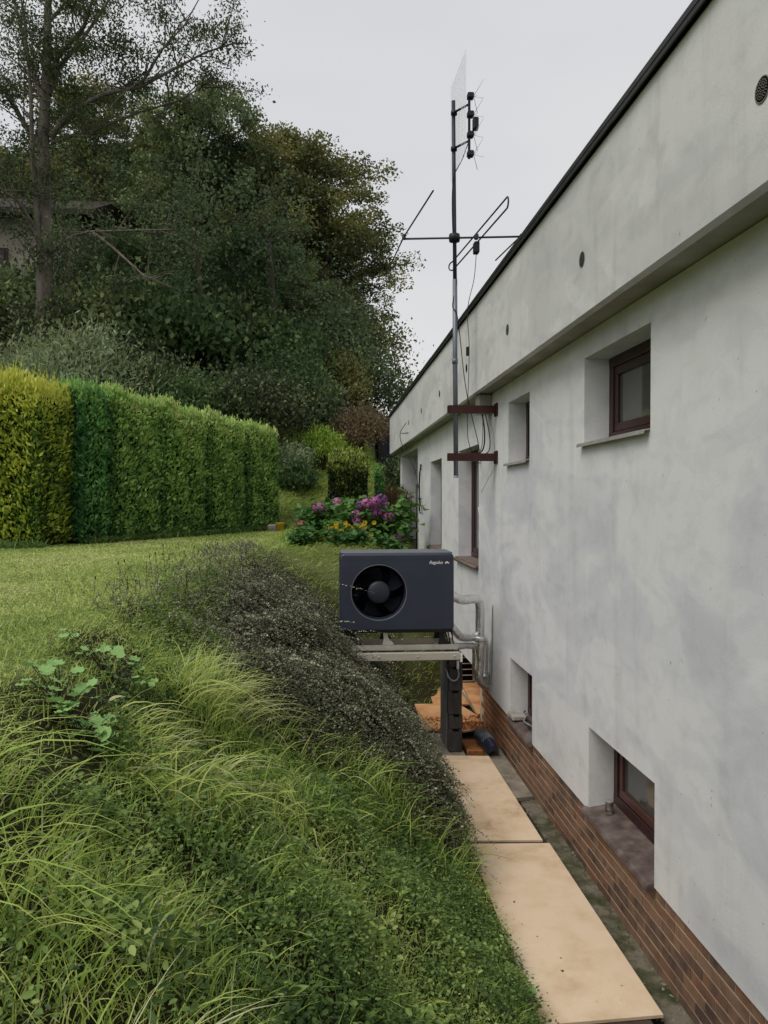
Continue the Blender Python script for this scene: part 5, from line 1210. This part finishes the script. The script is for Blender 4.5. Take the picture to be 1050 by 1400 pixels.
# bleached tufts like the straw coloured clump beside the dark bush
for (x, y, cc) in ((-.62, 4.35, .86), (-.50, 4.6, .8), (-.72, 4.15, .74), (-1.0, 2.3, .5), (-.85, 1.9, .5)):
    nb = 110; P = np.column_stack([x + rng.normal(0, .09, nb), y + rng.normal(0, .09, nb), np.zeros(nb)]); P[:, 2] = terrain(P[:, 0], P[:, 1]) - .01
    sets.append(blades(P, rng.normal(.1, .6, nb), rng.uniform(.15, .42, nb), np.clip(rng.normal(.4, .2, nb), 0, .95), np.clip(rng.normal(.75, .25, nb), .1, 1.2), rng.uniform(.0022, .0045, nb), np.clip(cc + rng.normal(0, .12, nb), 0, 1), 5))
V, F, A = join(sets); tag(link('slope_grass', mesh_np('slope_grass', V, F, MT['blade'], {'c': A})), 'long uncut grass tufts leaning over the slope', 'grass', kind='stuff')
nb = 1500; X = rng.uniform(-.8, 1.0, nb); Y = 4.75 + .5 * np.clip(X + .4, -1.2, 2) + rng.normal(0, .22, nb)
V, F, A = blades(np.column_stack([X, Y, terrain(X, Y)]), rng.normal(.2, 1.2, nb), rng.uniform(.15, .42, nb), np.clip(rng.normal(.3, .2, nb), 0, .9), np.clip(rng.normal(.5, .25, nb), 0, 1.1), rng.uniform(.003, .006, nb), np.clip(rng.normal(.45, .2, nb), 0, 1), 5)
tag(link('edge_grass', mesh_np('edge_grass', V, F, MT['blade'], {'c': A})), 'tall grass growing up through the lower edge of the dark bush', 'grass', kind='stuff')
# short undergrowth grass all over the slope
n = 72000; X = rng.uniform(-2.2, 1.13, n); Y = .8 + 8.5 * rng.random(n) ** 1.4
k = inview(X, Y) & (X < 1.09) & (GE(X, Y) | (rng.random(len(X)) < .15)) & (cot_thick(X, Y) < .15); X, Y = X[k], Y[k]; n = len(X)
V, F, A = blades(np.column_stack([X, Y, terrain(X, Y) - .005]), rng.random(n) * 6.28, rng.uniform(.03, .15, n), np.clip(rng.normal(.4, .2, n), 0, .9), np.clip(rng.normal(.5, .2, n), 0, 1), rng.uniform(.002, .0045, n), np.clip(rng.normal(.42, .2, n) + .14 * np.sin(3 * X + 2 * Y), 0, 1), 2)
tag(link('short_grass', mesh_np('short_grass', V, F, MT['blade'], {'c': A})), 'short grass between the long tufts on the slope', 'grass', kind='stuff')
# small broad-leaved weeds in patches (ground cover), denser towards the path
nc = 2500; X = rng.uniform(-1.6, 1.16, nc * 3); Y = .8 + 7.5 * rng.random(nc * 3) ** 1.3
k = inview(X, Y) & (cot_thick(X, Y) < .2) & (rng.random(nc * 3) < .45 + .55 * smooth(-.3, .6, X)) & (X < 1.06) & GE(X, Y) & (np.sin(2.1 * X + 3 * Y) + rng.normal(0, .7, nc * 3) > -.6); X, Y = X[k][:nc], Y[k][:nc]
sets = []
for x, y in zip(X, Y):
    nb = 46; s = rng.uniform(.03, .09); hh = rng.uniform(.04, .16); P = np.column_stack([x + rng.normal(0, s, nb), y + rng.normal(0, s, nb), np.zeros(nb)])
    P[:, 0] = np.minimum(P[:, 0], 1.08 + .06 * rng.random(nb)); P[:, 2] = np.maximum(terrain(P[:, 0], P[:, 1]), 0) + hh * rng.random(nb) ** .5
    Lz = rng.choice([.013, .018, .027], p=[.45, .38, .17]) * rng.uniform(.7, 1.4, nb); az = rng.random(nb) * 6.28
    sets.append(leaves6(P, np.column_stack([np.cos(az), np.sin(az), rng.normal(0, .4, nb)]), unit(rng.normal(0, .45, (nb, 3)) + np.array([0, 0, 1.])), Lz, Lz * .58, np.clip(.42 + .22 * math.sin(2.7 * x + 1.1) * math.sin(2.2 * y) + rng.normal(0, .20) + rng.normal(0, .13, nb), 0, 1), fold=.15))
V, F, A = join(sets); tag(link('ground_cover', mesh_np('ground_cover', V, F, MT['weed'], {'c': A})), 'small leaved weeds covering the lower slope beside the boards', 'weeds', kind='stuff')
# mown lawn
n = 160000; Y = 2.2 + 15.2 * rng.random(n) ** 1.5; X = np.interp(Y, EY, EX) + .25 - (1 - rng.random(n) ** .8) * (2.2 + .32 * Y)
hx = np.interp(Y, [12.4, 17.3], [-3.9, -.9]); k = inview(X, Y, .5) & ((Y < 12.5) | (X > hx)); X, Y = X[k], Y[k]; n = len(X)
patch = .5 + .25 * np.sin(1.3 * X + .9 * Y) * np.sin(.8 * Y - 1.1 * X) + .12 * np.sin(4.1 * X) * np.sin(3.3 * Y)
V, F, A = blades(np.column_stack([X, Y, terrain(X, Y) - .006]), rng.random(n) * 6.28, rng.uniform(.02, .05, n) * (1 + .015 * Y), np.clip(rng.normal(.55, .2, n), 0, .9), np.clip(rng.normal(.5, .2, n), 0, 1), .0022 + .00055 * Y, np.clip(patch + rng.normal(0, .2, n), 0, 1), 2)
tag(link('lawn_grass', mesh_np('lawn_grass', V, F, MT['lawn'], {'c': A})), 'mown yellow green lawn in front of the hedge', 'grass', kind='stuff')
# rough grass on the far banks
n = 30000; Y = rng.uniform(10.2, 24, n); X = rng.uniform(-2.2, 1.85, n)
k = ((X > np.interp(Y, EY, EX) - .1) | (Y > 17.3)) & ((Y < 17.3) | (X > -1.2)); X, Y = X[k], Y[k]; n = len(X)
V, F, A = blades(np.column_stack([X, Y, terrain(X, Y) - .01]), rng.normal(-.4, 1.0, n), rng.uniform(.10, .30, n) * np.interp(Y, [10, 13, 18, 25], [.5, .6, 1, 1.2]), np.clip(rng.normal(.5, .2, n), 0, .9), np.clip(rng.normal(.6, .2, n), 0, 1), .004 + .0007 * (Y - 10), np.clip(rng.normal(.5, .17, n), 0, 1), 3)
tag(link('bank_grass', mesh_np('bank_grass', V, F, MT['blade'], {'c': A})), 'rough grass on the bank beyond the heat pump', 'grass', kind='stuff')
# weeds along hedge foot
n = 2500; t = rng.random(n); X = HA[0] + (HB[0] - HA[0]) * t + .55 + rng.normal(0, .07, n) - .25 * (t < .0); Y = HA[1] + (HB[1] - HA[1]) * t - .25
X2 = rng.uniform(-6, -4.2, 1200); Y2 = rng.normal(11.75, .12, 1200); X = np.concatenate([X, X2]); Y = np.concatenate([Y, Y2]); n = len(X)
V, F, A = blades(np.column_stack([X, Y, terrain(X, Y)]), rng.random(n) * 6.28, rng.uniform(.08, .22, n), np.clip(rng.normal(.4, .2, n), 0, .9), np.clip(rng.normal(.5, .2, n), 0, 1), .014, np.clip(rng.normal(.35, .17, n), 0, 1), 3)
tag(link('hedge_foot_weeds', mesh_np('hedge_foot_weeds', V, F, MT['weed'], {'c': A})), 'weedy uncut strip along the foot of the hedge', 'weeds', kind='stuff')

# ---------------------------------------------------------------- single leafy weeds on the slope
def lobed(size, lobes=5):
    n = 20; a = np.linspace(0, 2 * math.pi, n, endpoint=False); r_ = size * (.90 + .10 * np.cos(lobes * a)) * np.where(np.abs(a - math.pi) < .25, .45, 1)
    V = [(0, 0, 0)] + [(r_[i] * math.cos(a[i]), r_[i] * math.sin(a[i]), .12 * size * math.cos(lobes * a[i]) + .1 * size) for i in range(n)]
    return np.array(V) + np.array([size * .55, 0, 0]), [(0, 1 + i, 1 + (i + 1) % n) for i in range(n)]
def oval(size, wd=.3):
    n = 7; V = []; F = []
    for i in range(n):
        t = i / (n - 1); w_ = size * wd * math.sin(math.pi * min(1, t * .92 + .06)) ** .8; z = size * (.35 * t - .45 * t * t)
        V += [(size * t, -w_, z + .12 * w_), (size * t, 0, z - .05 * w_), (size * t, w_, z + .12 * w_)]
    for i in range(n - 1):
        for j in (0, 1): F.append((i * 3 + j, i * 3 + j + 1, i * 3 + 4 + j, i * 3 + 3 + j))
    return np.array(V), F
lv1 = lobed(.036, 7); lm1 = mesh_np('leaf', lv1[0], lv1[1], MT['paleweed'], {'c': np.full(len(lv1[0]), .5)}, smooth=True)
ov1 = oval(.105, .2); lm2 = mesh_np('leaf', ov1[0], ov1[1], MT['weed'], {'c': np.full(len(ov1[0]), .68)}, smooth=True)
def ray_ground(px, py):
    f = 1050.; yaw = R(4.357); p = R(.816)
    d = Vector((math.sin(yaw) * math.cos(p), math.cos(yaw) * math.cos(p), -math.sin(p))); r_ = Vector((math.cos(yaw), -math.sin(yaw), 0)); u_ = r_.cross(d)
    v = d + r_ * (px - 525) / f - u_ * (py - 700) / f; t = .5
    while t < 40:
        q = Vector((0, 0, 2.7)) + v * t
        if q.z < float(terrain(q.x, q.y)): return q
        t += .02
    return q
def rosette(px, py, mesh_, nleaf, spread, h, label, name='broadleaf_weed', sc_=1.0, up=.3):
    q = ray_ground(px, py); t = thing(name, label, 'weed', (q.x, q.y, q.z)); g = G()
    for k in range(nleaf):
        a = k * 2.4 + rng.normal(0, .3); r_ = spread * rng.random() ** .6; hh = h * rng.uniform(.6, 1.1)
        e = Vector((r_ * math.cos(a), r_ * math.sin(a), hh)) + Vector((0, 0, float(terrain(q.x + r_ * math.cos(a), q.y + r_ * math.sin(a)) - q.z)))
        g.tube([q + Vector((0, 0, -.01)), q + e * .6 + Vector((0, 0, .02)), q + e], [.0022, .0018, .0015], 5, cap=False)
        o = link('leaf', mesh_, t, e); o.rotation_euler = (rng.normal(0, .3), -up + rng.normal(0, .25), a + rng.normal(0, .3)); s = sc_ * rng.uniform(.7, 1.25); o.scale = (s, s, s)
    part('stalks', g, MT['paleweed'] if False else MT['twig'], t)
rosette(85, 985, lm1, 34, .17, .13, 'pale round-leaved weed at the left edge of the slope', sc_=.8)
rosette(118, 1025, lm1, 24, .11, .10, 'second pale round-leaved weed just below the first at left', sc_=.8)
rosette(150, 925, lm1, 30, .22, .10, 'pale weed at the lawn edge above the round-leaved weeds', sc_=.75)
rosette(375, 1375, lm2, 9, .03, .03, 'bright long-leaved weed at the bottom edge of the photo', sc_=.8, up=.5)
rosette(525, 1135, lm2, 5, .03, .02, 'single broad leaves at the lower edge of the dark bush', sc_=.9, up=.4)
rosette(722, 1372, lm1, 5, .05, .07, 'small round-leaved weed leaning over the nearest board', sc_=.75)
rosette(300, 925, lm2, 7, .03, .05, 'upright pointed leaves in front of the dark bush', sc_=1.0, up=.9)
# dark seed heads on thin stalks
n = 26; g = G()
for _ in range(n):
    x = rng.uniform(-1.7, -.9); y = rng.uniform(5.5, 9.5); z = float(terrain(x, y)); h = rng.uniform(.15, .38); dx, dy = rng.normal(0, .05, 2)
    g.tube([(x, y, z), (x + dx * .5, y + dy * .5, z + h * .6), (x + dx, y + dy, z + h)], .0014, 4, cap=False); g.tube([(x + dx, y + dy, z + h - .005), (x + dx, y + dy, z + h + .015)], [.006, .004], 5)
tag(link('seed_stalks', g.mesh('seed_stalks', MT['seed'])), 'thin stalks with dark seed heads along the lawn edge', 'weeds', kind='stuff')
tris = sum(sum(len(p.vertices) - 2 for p in o.data.polygons) if len(o.data.polygons) < 2000 else len(o.data.polygons) * 2 for o in {o.data.name: o for o in sc.objects if o.type == 'MESH'}.values())
print('TRIS', tris)
for o in sc.objects:      # masses of tiny pieces joined into one part
    if o.parent and o.name.split('.')[0] in ('twigs', 'long_twigs', 'long_sprays', 'stray_twigs', 'stray_twig_leaves', 'fringe_twigs', 'fringe_foliage', 'foliage', 'crown', 'hedge_shrub'):
        o['kind'] = 'stuff' if 'twig' in o.name or 'spray' in o.name or 'fringe' in o.name else 'thing'
